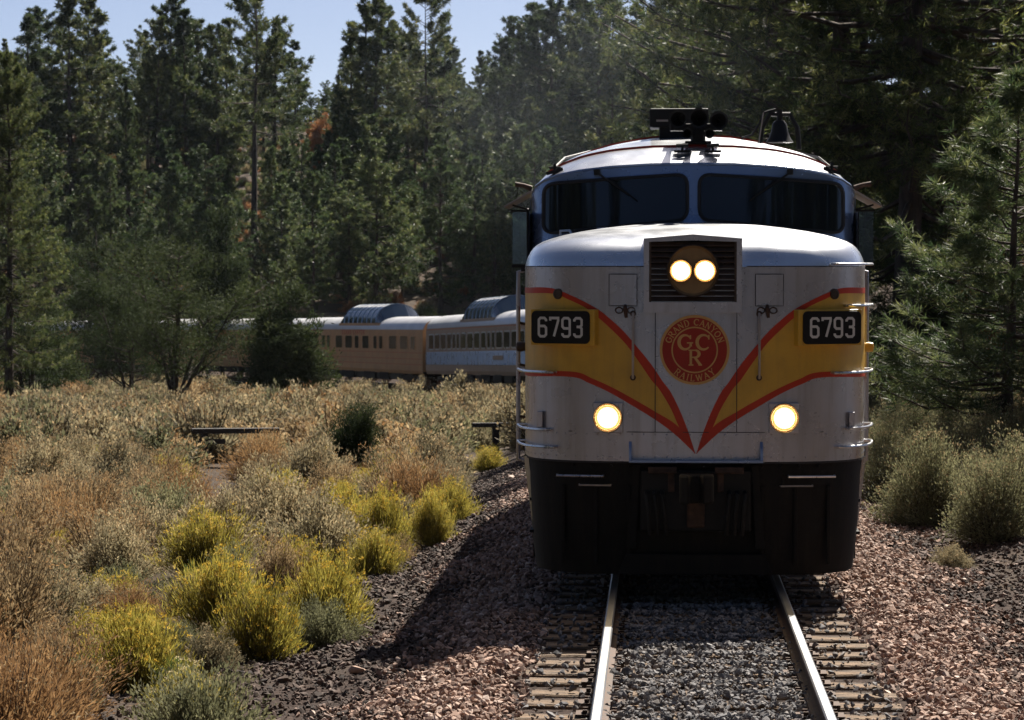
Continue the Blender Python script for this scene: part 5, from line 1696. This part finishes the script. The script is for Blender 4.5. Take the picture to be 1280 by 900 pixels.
# bell in its yoke with air line
bx, by = 0.90, 3.55
bz = rz(bx, by)
mb = MB()
mb.lathe([(0.0, 0.23), (0.045, 0.225), (0.075, 0.19), (0.088, 0.11), (0.11, 0.05), (0.145, 0.0), (0.130, 0.005), (0.045, 0.09)], (bx, by, bz + 0.05), 'Z', 24)
bell = mb.build('bell', MT['black'], loco, True)
mb = MB()
mb.tube([(bx - 0.20, by, bz - 0.02), (bx - 0.18, by, bz + 0.20), (bx - 0.10, by, bz + 0.34), (bx + 0.10, by, bz + 0.34), (bx + 0.18, by, bz + 0.20), (bx + 0.20, by, bz - 0.02)], 0.026, 8)
mb.tube([(bx, by, bz + 0.27), (bx, by, bz + 0.38)], 0.03, 8)
mb.build('bell_yoke', MT['black'], bell, True)
mb = MB(); mb.tube([(bx - 0.40, by, bz + 0.01), (bx - 0.38, by, bz + 0.10), (bx - 0.28, by, bz + 0.13), (bx - 0.22, by, bz + 0.22), (bx - 0.15, by, bz + 0.36), (bx - 0.04, by, bz + 0.39)], 0.012, 6); mb.build('air_line', MT['black'], bell, True)
mb = MB(); mb.tube([(bx - 0.22, by - 0.1, bz), (bx - 0.17, by - 0.1, bz + 0.35)], 0.007, 5); mb.build('whip_antenna', MT['visor'], bell)
# small grab handles on the hood in front of the windscreen
for x in (-1.22, -0.86):
    k = abs(x) / 1.6
    z = 3.235 - 0.09 * (k - 0.5)
    mb = MB(); mb.tube([(x - 0.06, 1.75, z - 0.06), (x - 0.06, 1.72, z + 0.015), (x + 0.03, 1.70, z + 0.02), (x + 0.07, 1.70, z - 0.05)], 0.014, 6); mb.build('hood_handle', MT['steel'], loco, True)

# ---- cab sides, wind wings, visors, mirrors
for sg in (-1, 1):
    mb = MB(); mb.prism([(1.60, 3.63), (1.88, 3.475), (1.885, 3.49), (1.60, 3.655)], 2.75, 3.65, lambda a, b, d: (sg * a, d, b)); vz = mb.build('sun_visor', MT['visor'], loco)
    mb = MB(); mb.tube([(sg * 1.62, 2.8, 3.45), (sg * 1.80, 2.8, 3.5)], 0.01, 5); mb.build('visor_strut', MT['black'], vz)
    mb = MB(); mb.tube([(sg * 1.60, 2.62, 3.66), (sg * 1.68, 2.60, 3.69), (sg * 1.76, 2.60, 3.70)], [0.03, 0.022, 0.026], 8); mb.build('marker_light', MT['rust'], loco, True)
    mb = MB(); mb.box((sg * 1.72, 2.78, 3.17), (0.155, 0.008, 0.52)); ww = mb.build('wind_wing', MT['wing_glass'], loco)
    mb = MB(); mb.tube([(sg * 1.645, 2.78, 2.88), (sg * 1.645, 2.78, 3.46)], 0.013, 6)
    mb.tube([(sg * 1.645, 2.78, 3.44), (sg * 1.81, 2.78, 3.44)], 0.010, 6)
    mb.build('wing_frame', MT['black'], ww)
    mb = MB(); mb.box((sg * 1.70, 2.76, 2.89), (0.20, 0.16, 0.03)); mb.box((sg * 1.66, 2.76, 2.86), (0.10, 0.10, 0.05)); mb.build('mirror_arm', MT['black'], loco, bevel=0.008)
    # side wall of the long body
    mb = MB()
    L0, L1 = 2.35, 15.4
    rows = []
    for z, x in ((1.10, 1.60), (1.4, 1.615), (2.9, 1.615), (3.42, 1.613)):
        rows.append([(sg * x, y, z) for y in (L0, 2.8, 6, 10, 15.4)])
    mb.sheet(rows)
    sw = mb.build('side_wall', MT['silver'], loco)
    mb = MB(); mb.box((sg * 1.618, 8.9, 2.13), (0.006, 13.0, 0.62)); mb.build('yellow_side_band', MT['yellow'], sw)
    for zz in (1.80, 2.46):
        mb = MB(); mb.box((sg * 1.619, 8.9, zz), (0.007, 13.0, 0.05)); mb.build('red_side_line', MT['red'], sw)
    mb = MB(); mb.box((sg * 1.62, 3.35, 3.12), (0.02, 0.85, 0.52)); mb.build('side_window', MT['glass'], sw, bevel=0.006)
    mb = MB(); mb.box((sg * 1.612, 4.6, 2.2), (0.03, 0.72, 2.0)); dr = mb.build('cab_door', MT['silver'], sw, bevel=0.006)
    mb = MB(); mb.tube([(sg * 1.64, 4.35, 2.1), (sg * 1.68, 4.35, 2.1), (sg * 1.68, 4.47, 2.1)], 0.012, 6); mb.build('door_handle', MT['steel'], dr)
    for k in range(4):
        mb = MB(); mb.box((sg * 1.62, 6.6 + k * 2.2, 3.05), (0.02, 1.5, 0.5)); mb.build('air_grille', MT['grille'], sw)
mb = MB()
mb.sheet([[(sg, 15.4, z) for sg in (-1.61, 1.61)] for z in (1.1, 3.42)])
mb.add([(-1.61, 15.4, 3.42), (-1.3, 15.4, 3.93), (0, 15.4, 4.24), (1.3, 15.4, 3.93), (1.61, 15.4, 3.42)], [(0, 1, 2, 3, 4)])
mb.build('rear_wall', MT['silver'], loco)
mb = MB(); mb.box((0, 8.4, 1.02), (3.1, 13.6, 0.2)); mb.build('underframe', MT['grimy'], loco)
mb = MB(); mb.box((0, 8.2, 0.66), (2.6, 3.2, 0.6)); mb.build('fuel_tank', MT['grimy'], loco, bevel=0.08)
for k in range(3):
    mb = MB(); mb.lathe([(0.55, 0.0), (0.55, 0.09), (0.45, 0.12), (0.0, 0.12)], (0, 7.0 + 2.2 * k, 4.22), 'Z', 28); mb.build('roof_fan', MT['visor'], loco, True)
for by_ in (3.4, 12.9):
    mb = MB()
    for sg in (-1, 1):
        mb.box((sg * 1.12, by_, 0.52), (0.14, 2.9, 0.30)); mb.box((sg * 1.15, by_, 0.75), (0.2, 0.9, 0.22))
    mb.box((0, by_, 0.68), (2.3, 0.5, 0.3))
    bg = mb.build('bogie', MT['grimy'], loco, bevel=0.03)
    for dy in (-1.25, 0, 1.25) if by_ > 100 else (-1.2, 1.2):
        mb = MB()
        for sg in (-1, 1):
            mb.lathe([(0.0, 0.07), (0.10, 0.07), (0.14, 0.03), (0.42, 0.03), (0.455, 0.065), (0.46, -0.065), (0.50, -0.07), (0.50, -0.09), (0.10, -0.09)], (0, by_ + dy, 0.465), 'X', 32)
            n_ = 9 * 32
            mb.v[-n_:] = [(sg * (0.75 + v[0]), v[1], v[2]) for v in mb.v[-n_:]]
        mb.tube([(-0.7, by_ + dy, 0.465), (0.7, by_ + dy, 0.465)], 0.09, 12)
        mb.build('wheelset', MT['rust'], bg, True)

# ------------------------------------------------------------------ passenger cars
MT['orange'] = paint('coach_orange', (0.44, 0.25, 0.115), 0.5, 0, 0.10, 1.5, streak=0.25, streak_col=(0.2, 0.11, 0.05))
MT['coachtan'] = paint('coach_tan_grey', (0.33, 0.25, 0.19), 0.5, 0, 0.10, 1.5, streak=0.25, streak_col=(0.2, 0.13, 0.08))
MT['bluesteel'] = paint('fluted_steel', (0.50, 0.58, 0.68), 0.28, 0.85, 0.10, 2.0)
MT['coachroof'] = paint('coach_roof', (0.55, 0.55, 0.56), 0.35, 0.35, 0.08, 1.0, streak=0.1)
MT['redline'] = paint('coach_line', (0.40, 0.13, 0.05), 0.5)
CL, CW = 25.4, 1.5
def roof_prof(n=14):
    return [(CW * math.cos(math.pi * k / n) * (1 if 0 < k < n else 1.0), 3.30 + 0.80 * math.sin(math.pi * k / n) ** 0.75) for k in range(n + 1)]
def coach(name, label, kind, dome):
    """local: length along Y from 0 (near end, towards the locomotive) to CL, rail level z = 0"""
    e = empty(name)
    tag(e, label, 'rail car', 'passenger cars of the train')
    upper = MT['orange'] if kind == 'orange' else MT['coachtan']
    lower = MT['orange'] if kind == 'orange' else MT['bluesteel']
    for sg in (-1, 1):
        mb = MB()
        mb.sheet([[(sg * CW, 0.05, z), (sg * CW, CL - 0.05, z)] for z in (1.98, 3.32)])
        sd = mb.build('window_band', upper, e)
        mb = MB()
        if kind == 'orange':
            mb.sheet([[(sg * x, 0.05, z), (sg * x, CL - 0.05, z)] for x, z in ((1.44, 0.75), (CW + 0.008, 0.95), (CW + 0.012, 1.99))])
        else:
            rows = []
            n = 22
            for k in range(n + 1):
                z = 1.28 + 0.72 * k / n
                rows.append([(sg * (CW + 0.008 + (0.022 if k % 2 else 0)), 0.05, z), (sg * (CW + 0.008 + (0.022 if k % 2 else 0)), CL - 0.05, z)])
            mb.sheet(rows)
            m2 = MB(); m2.sheet([[(sg * x, 0.05, z), (sg * x, CL - 0.05, z)] for x, z in ((1.44, 0.75), (CW + 0.004, 0.95), (CW + 0.004, 1.30))]); m2.build('skirt', MT['coachtan'], e)
        mb.build('lower_side', lower, e)
        for z in ((1.62, 1.30, 1.98) if kind == 'orange' else (3.26,)):
            mb = MB(); mb.box((sg * (CW + 0.014), CL / 2, z), (0.012, CL - 0.2, 0.045)); mb.build('side_line', MT['redline'], e)
        if kind != 'orange':
            mb = MB(); mb.box((sg * (CW + 0.035), 7.0, 1.66), (0.02, 2.2, 0.22)); mb.build('name_board', MT['coachtan'], e)
        y = 1.4
        k = 0
        while y < CL - 1.8:
            w = [0.75, 1.35, 1.35, 0.6, 0.6, 1.2][k % 6] if kind == 'orange' else [1.0, 1.25, 1.25, 1.25, 0.62, 0.62][k % 6]
            mb = MB(); mb.prism(rrect(w + 0.16, 0.92, 0.16), CW + 0.002, CW + 0.022, lambda a, b, d: (sg * d, y + w / 2 + a, 2.56 + b)); fr = mb.build('window', upper if kind == 'orange' else MT['bluesteel'], sd)
            mb = MB(); mb.prism(rrect(w, 0.76, 0.12), CW + 0.024, CW + 0.028, lambda a, b, d: (sg * d, y + w / 2 + a, 2.56 + b)); mb.build('pane', MT['coachglass'], fr)
            y += w + [0.6, 0.7, 1.3, 0.5, 1.0, 0.8][k % 6] if kind == 'orange' else w + 0.42
            k += 1
        if kind == 'orange':
            mb = MB()
            u0 = 0
            for ch in 'GRAND CANYON':
                wd = GLY[ch][0] * 0.34
                strokes(GLY[ch][1], 0.34, 0.06, lambda u, v, o, u0=u0: (sg * (CW + 0.006 + o), (10.2 + u0 + u) if sg > 0 else (15.6 - u0 - u), 3.02 + v * 0.85), mb)
                u0 += wd + 0.12
            mb.build('side_lettering', MT['maroon'], sd)
    rp = roof_prof()
    mb = MB()
    mb.sheet([[(x * 0.96, -0.0, 3.28 + (z - 3.28) * 0.9) for x, z in rp], [(x, 0.25, z) for x, z in rp], [(x, CL - 0.25, z) for x, z in rp], [(x * 0.96, CL, 3.28 + (z - 3.28) * 0.9) for x, z in rp]])
    rf = mb.build('roof', MT['coachroof'], e, True)
    for yy in (0.03, CL - 0.03):
        mb = MB()
        mb.add([(-CW, yy, 0.9), (CW, yy, 0.9), (CW, yy, 3.3)] + [(x * 0.96, yy, 3.28 + (z - 3.28) * 0.9) for x, z in rp[1:-1]] + [(-CW, yy, 3.3)], [tuple(range(4 + len(rp) - 2))])
        en = mb.build('end_wall', upper, e)
        mb = MB(); mb.box((0, yy + (-0.22 if yy < 1 else 0.22), 2.3), (1.0, 0.40, 2.3)); mb.build('diaphragm', MT['black'], en)
    for k in range(3):
        mb = MB(); mb.box((0.5 * (-1) ** k, 3 + 9 * k, 4.1), (0.35, 0.5, 0.14)); mb.build('roof_vent', MT['black'], rf)
    if dome:
        y0, y1 = 8.2, 16.4
        n = 10
        arc_ = [(1.42 * math.cos(math.pi * k / n), 3.62 + 1.28 * math.sin(math.pi * k / n) ** 0.8) for k in range(n + 1)]
        mb = MB(); mb.sheet([[(x, y, z) for x, z in arc_[3:8]] for y in (y0 + 0.9, y1 - 0.9)])
        dm = mb.build('dome_roof', MT['coachroof'], e, True)
        mb = MB()
        for sg in (-1, 1):
            mb.sheet([[(sg * 1.46, y, z) for y in (y0, y1)] for z in (3.25, 3.72)])
        mb.sheet([[(x, y, z) for x in (-1.46, 1.46)] for y, z in ((y0, 3.25), (y0, 3.72))]); mb.sheet([[(x, y, z) for x in (-1.46, 1.46)] for y, z in ((y1, 3.25), (y1, 3.72))])
        mb.build('dome_base', upper, dm)
        npan = 7
        for j in range(npan):
            a, b = y0 + 0.9 + (y1 - y0 - 1.8) * j / npan + 0.03, y0 + 0.9 + (y1 - y0 - 1.8) * (j + 1) / npan - 0.03
            for seg in (arc_[:4], arc_[7:]):
                mb = MB(); mb.sheet([[(x * 0.995, y, z) for x, z in seg] for y in (a, b)]); mb.build('dome_pane', MT['domeglass'], dm, True)
        for yy, d in ((y0, 1), (y1, -1)):
            for q in range(5):
                s0, s1 = arc_[2 * q], arc_[2 * q + 2]
                sm = arc_[2 * q + 1]
                row0 = [(p[0] * 0.99, yy + d * 0.9, p[1]) for p in (s0, sm, s1)]
                row1 = [(p[0] * 0.99, yy, min(p[1], 3.72 + (p[1] - 3.72) * 0.25)) for p in (s0, sm, s1)]
                mb = MB(); mb.sheet([row0, row1]); mb.build('dome_end_pane', MT['domeglass'], dm, True)
        for j in range(npan + 1):
            yy = y0 + 0.9 + (y1 - y0 - 1.8) * j / npan
            mb = MB(); mb.tube([(x, yy, z) for x, z in arc_], 0.022, 5); mb.build('dome_rib', MT['bluesteel'], dm)
    mb = MB(); mb.box((0, CL / 2, 0.68), (2.6, CL - 9.5, 0.62)); mb.build('underbody', MT['black'], e, bevel=0.05)
    mb = MB(); mb.box((0, CL / 2, 0.86), (2.84, CL - 0.3, 0.14)); mb.build('underframe', MT['black'], e)
    for yb, ln_ in ((7.4, 1.6), (10.2, 2.2), (14.6, 2.6), (17.6, 1.4)):
        for sg in (-1, 1):
            mb = MB(); mb.box((sg * 1.33, yb, 0.60), (0.24, ln_, 0.5)); mb.build('equipment_box', MT['grimy'], e, bevel=0.03)
    for by_ in (3.2, CL - 3.2):
        mb = MB()
        for sg in (-1, 1):
            mb.box((sg * 1.1, by_, 0.5), (0.14, 3.4, 0.28)); mb.box((sg * 1.1, by_, 0.72), (0.16, 1.0, 0.2))
        mb.box((0, by_, 0.68), (2.2, 0.5, 0.28))
        bg = mb.build('bogie', MT['black'], e)
        for dy in (-1.25, 1.25):
            mb = MB()
            for sg in (-1, 1):
                mb.lathe([(0.0, 0.06), (0.42, 0.05), (0.455, 0.065), (0.46, -0.065), (0.0, -0.07)], (sg * 0.75, by_ + dy, 0.462), 'X', 24)
            mb.tube([(-0.7, by_ + dy, 0.46), (0.7, by_ + dy, 0.46)], 0.08, 8)
            mb.build('wheelset', MT['rust'], bg, True)
    return e
def set_on_track(e, s_near):
    x0, y0, _ = track_pt(s_near); x1, y1, _ = track_pt(s_near + CL)
    z0, z1 = track_z(s_near), track_z(s_near + CL)
    e.location = (x0, y0, z0)
    e.rotation_mode = 'ZXY'
    h = math.atan2(-(x1 - x0), y1 - y0)
    e.rotation_euler = (math.atan2(z1 - z0, CL), 0, h)
G_END = 156.4      # the gap between the two dome cars, metres along the track
GAP = 0.85
carA = coach('passenger_car', 'orange-yellow dome coach behind the juniper, lettered above its windows', 'orange', True)
set_on_track(carA, G_END + GAP / 2)
carB = coach('passenger_car', 'grey-tan dome coach with blue fluted steel lower side coupled next to the orange one', 'steel', True)
set_on_track(carB, G_END - GAP / 2 - CL)
carC = coach('passenger_car', 'orange coach with plain silver roof glimpsed through the pinyons', 'orange', False)
set_on_track(carC, G_END + GAP * 1.5 + CL)
carD = copy_tree(carC); carD['label'] = 'last orange coach whose silver roof shows beside the big pinyon'
set_on_track(carD, G_END + GAP * 2.5 + 2 * CL)
lbs = ['plain roofed coach coupled directly behind the locomotive', 'plain roofed coach second behind the locomotive', 'plain roofed coach third behind the locomotive']
s_ = G_END - GAP * 1.5 - 2 * CL
for i in range(3):
    c = copy_tree(carC); c['label'] = lbs[2 - i]
    set_on_track(c, s_)
    s_ -= CL + GAP

# ------------------------------------------------------------------ old timber beams in the brush
def beam(px0, px1, py, d, label, posts, lower=None, name='timber_rail'):
    x0, x1 = (px0 - VPX) / FPX * d, (px1 - VPX) / FPX * d
    zt = CAMH - (py - VPY) / FPX * d
    xc = (x0 + x1) / 2
    g = ground_z(xc, d)
    e = empty(name, (xc, d, g), (0, 0, 0.18))
    tag(e, label, 'timber rail', 'old timber rails in the brush')
    m = FPX / d
    mb = MB(); mb.box((0, 0, zt - g - 0.06), (x1 - x0, 0.28, 0.13)); mb.build('beam', MT['beam'], e, bevel=0.012)
    for (fx, w) in posts:
        xx = (fx - 0.5) * (x1 - x0)
        mb = MB(); mb.box((xx, 0, (zt - g - 0.125 - 0.1) / 2), (w, 0.26, zt - g - 0.125 + 0.1)); mb.build('post', MT['beam'], e, bevel=0.012)
    if lower:
        a, b, drop = lower
        xa, xb = (a - 0.5) * (x1 - x0), (b - 0.5) * (x1 - x0)
        mb = MB(); mb.box(((xa + xb) / 2, -0.16, zt - g - drop), (xb - xa, 0.05 + 0.02, 0.13)); mb.build('cross_board', MT['beam'], e, bevel=0.01)
    return e
x_, d_ = at_ground(262, 583)
beam(236, 346, 537, d_, 'long old dark timber beam on a post with a short cross board', [(0.145, 0.19)], (0.05, 0.38, 0.32))
x_, d_ = at_ground(620, 566)
beam(590, 664, 529, d_, 'shorter old dark timber beam on one stout post near the train', [(0.40, 0.2)])

# ------------------------------------------------------------------ thin blue air over the whole place
hm, hnt, hN, hL, hP = nodes_of('thin_air')
hN.remove(hP)
pv = hN.new('ShaderNodeVolumePrincipled')
pv.inputs['Color'].default_value = (0.74, 0.85, 1.0, 1)
pv.inputs['Density'].default_value = 0.00003
pv.inputs['Anisotropy'].default_value = 0.3
hL.new(pv.outputs[0], hN['Material Output'].inputs['Volume'])
mb = MB(); mb.box((0, 345, 22), (860, 850, 66))
hz = mb.build('haze', hm)
tag(hz, 'thin bluish air over the whole valley', 'haze', kind='stuff')

# faint exhaust drifting off above the cab
sm, snt, sN, sL, sP = nodes_of('thin_smoke')
sN.remove(sP)
sv = sN.new('ShaderNodeVolumePrincipled')
sv.inputs['Color'].default_value = (0.72, 0.80, 0.92, 1)
sv.inputs['Anisotropy'].default_value = 0.2
stc = sN.new('ShaderNodeTexCoord'); snz = sN.new('ShaderNodeTexNoise'); snz.inputs['Scale'].default_value = 0.55; snz.inputs['Detail'].default_value = 3
sL.new(stc.outputs['Object'], snz.inputs['Vector'])
ssc = sN.new('ShaderNodeVectorMath'); ssc.operation = 'MULTIPLY'; ssc.inputs[1].default_value = (1 / 4.6, 1 / 9.0, 1 / 3.0)
sL.new(stc.outputs['Object'], ssc.inputs[0])
sle = sN.new('ShaderNodeVectorMath'); sle.operation = 'LENGTH'; sL.new(ssc.outputs[0], sle.inputs[0])
sfa = sN.new('ShaderNodeMapRange'); sfa.inputs[1].default_value = 1.0; sfa.inputs[2].default_value = 0.1; sL.new(sle.outputs['Value'], sfa.inputs[0])
snr = sN.new('ShaderNodeMapRange'); snr.inputs[1].default_value = 0.38; snr.inputs[2].default_value = 0.75; sL.new(snz.outputs[0], snr.inputs[0])
smu = sN.new('ShaderNodeMath'); smu.operation = 'MULTIPLY'; sL.new(sfa.outputs[0], smu.inputs[0]); sL.new(snr.outputs[0], smu.inputs[1])
sm2 = sN.new('ShaderNodeMath'); sm2.operation = 'MULTIPLY'; sm2.inputs[1].default_value = 0.010; sL.new(smu.outputs[0], sm2.inputs[0])
sL.new(sm2.outputs[0], sv.inputs['Density'])
sL.new(sv.outputs[0], sN['Material Output'].inputs['Volume'])
mb = MB()
nn = 12
mb.sheet([[(4.6 * math.sin(math.pi * i / nn) * math.cos(2 * math.pi * k / 20), 9.0 * math.sin(math.pi * i / nn) * math.sin(2 * math.pi * k / 20), -3.0 * math.cos(math.pi * i / nn)) for k in range(20)] for i in range(nn + 1)], close=True)
so_ = mb.build('exhaust_smoke', sm, loc=(-1.2, 50.0, 6.0))
tag(so_, 'faint bluish exhaust smoke drifting over the cab roof', 'smoke', kind='stuff')

# ------------------------------------------------------------------ labels: tell look-alikes apart by how far they stand from the track
ORD = ['nearest', 'second nearest', 'third nearest', 'fourth nearest', 'fifth nearest', 'sixth nearest', 'seventh nearest', 'eighth nearest', 'ninth nearest', 'tenth nearest', 'eleventh nearest', 'twelfth nearest']
by = {}
for o in scene.objects:
    if o.parent is None and 'label' in o and o.get('category') in ('tree', 'bush', 'rock'):
        by.setdefault(o['label'], []).append(o)
for lb, os_ in by.items():
    if len(os_) < 2:
        continue
    os_.sort(key=lambda o: abs(track_coord(o.location.x, o.location.y)[1]))
    for i, o in enumerate(os_):
        if i < len(ORD):
            new = lb + ', ' + (ORD[i].split()[0] + ' from tracks' if i else 'closest to tracks')
            if len(new.split()) <= 16:
                o['label'] = new
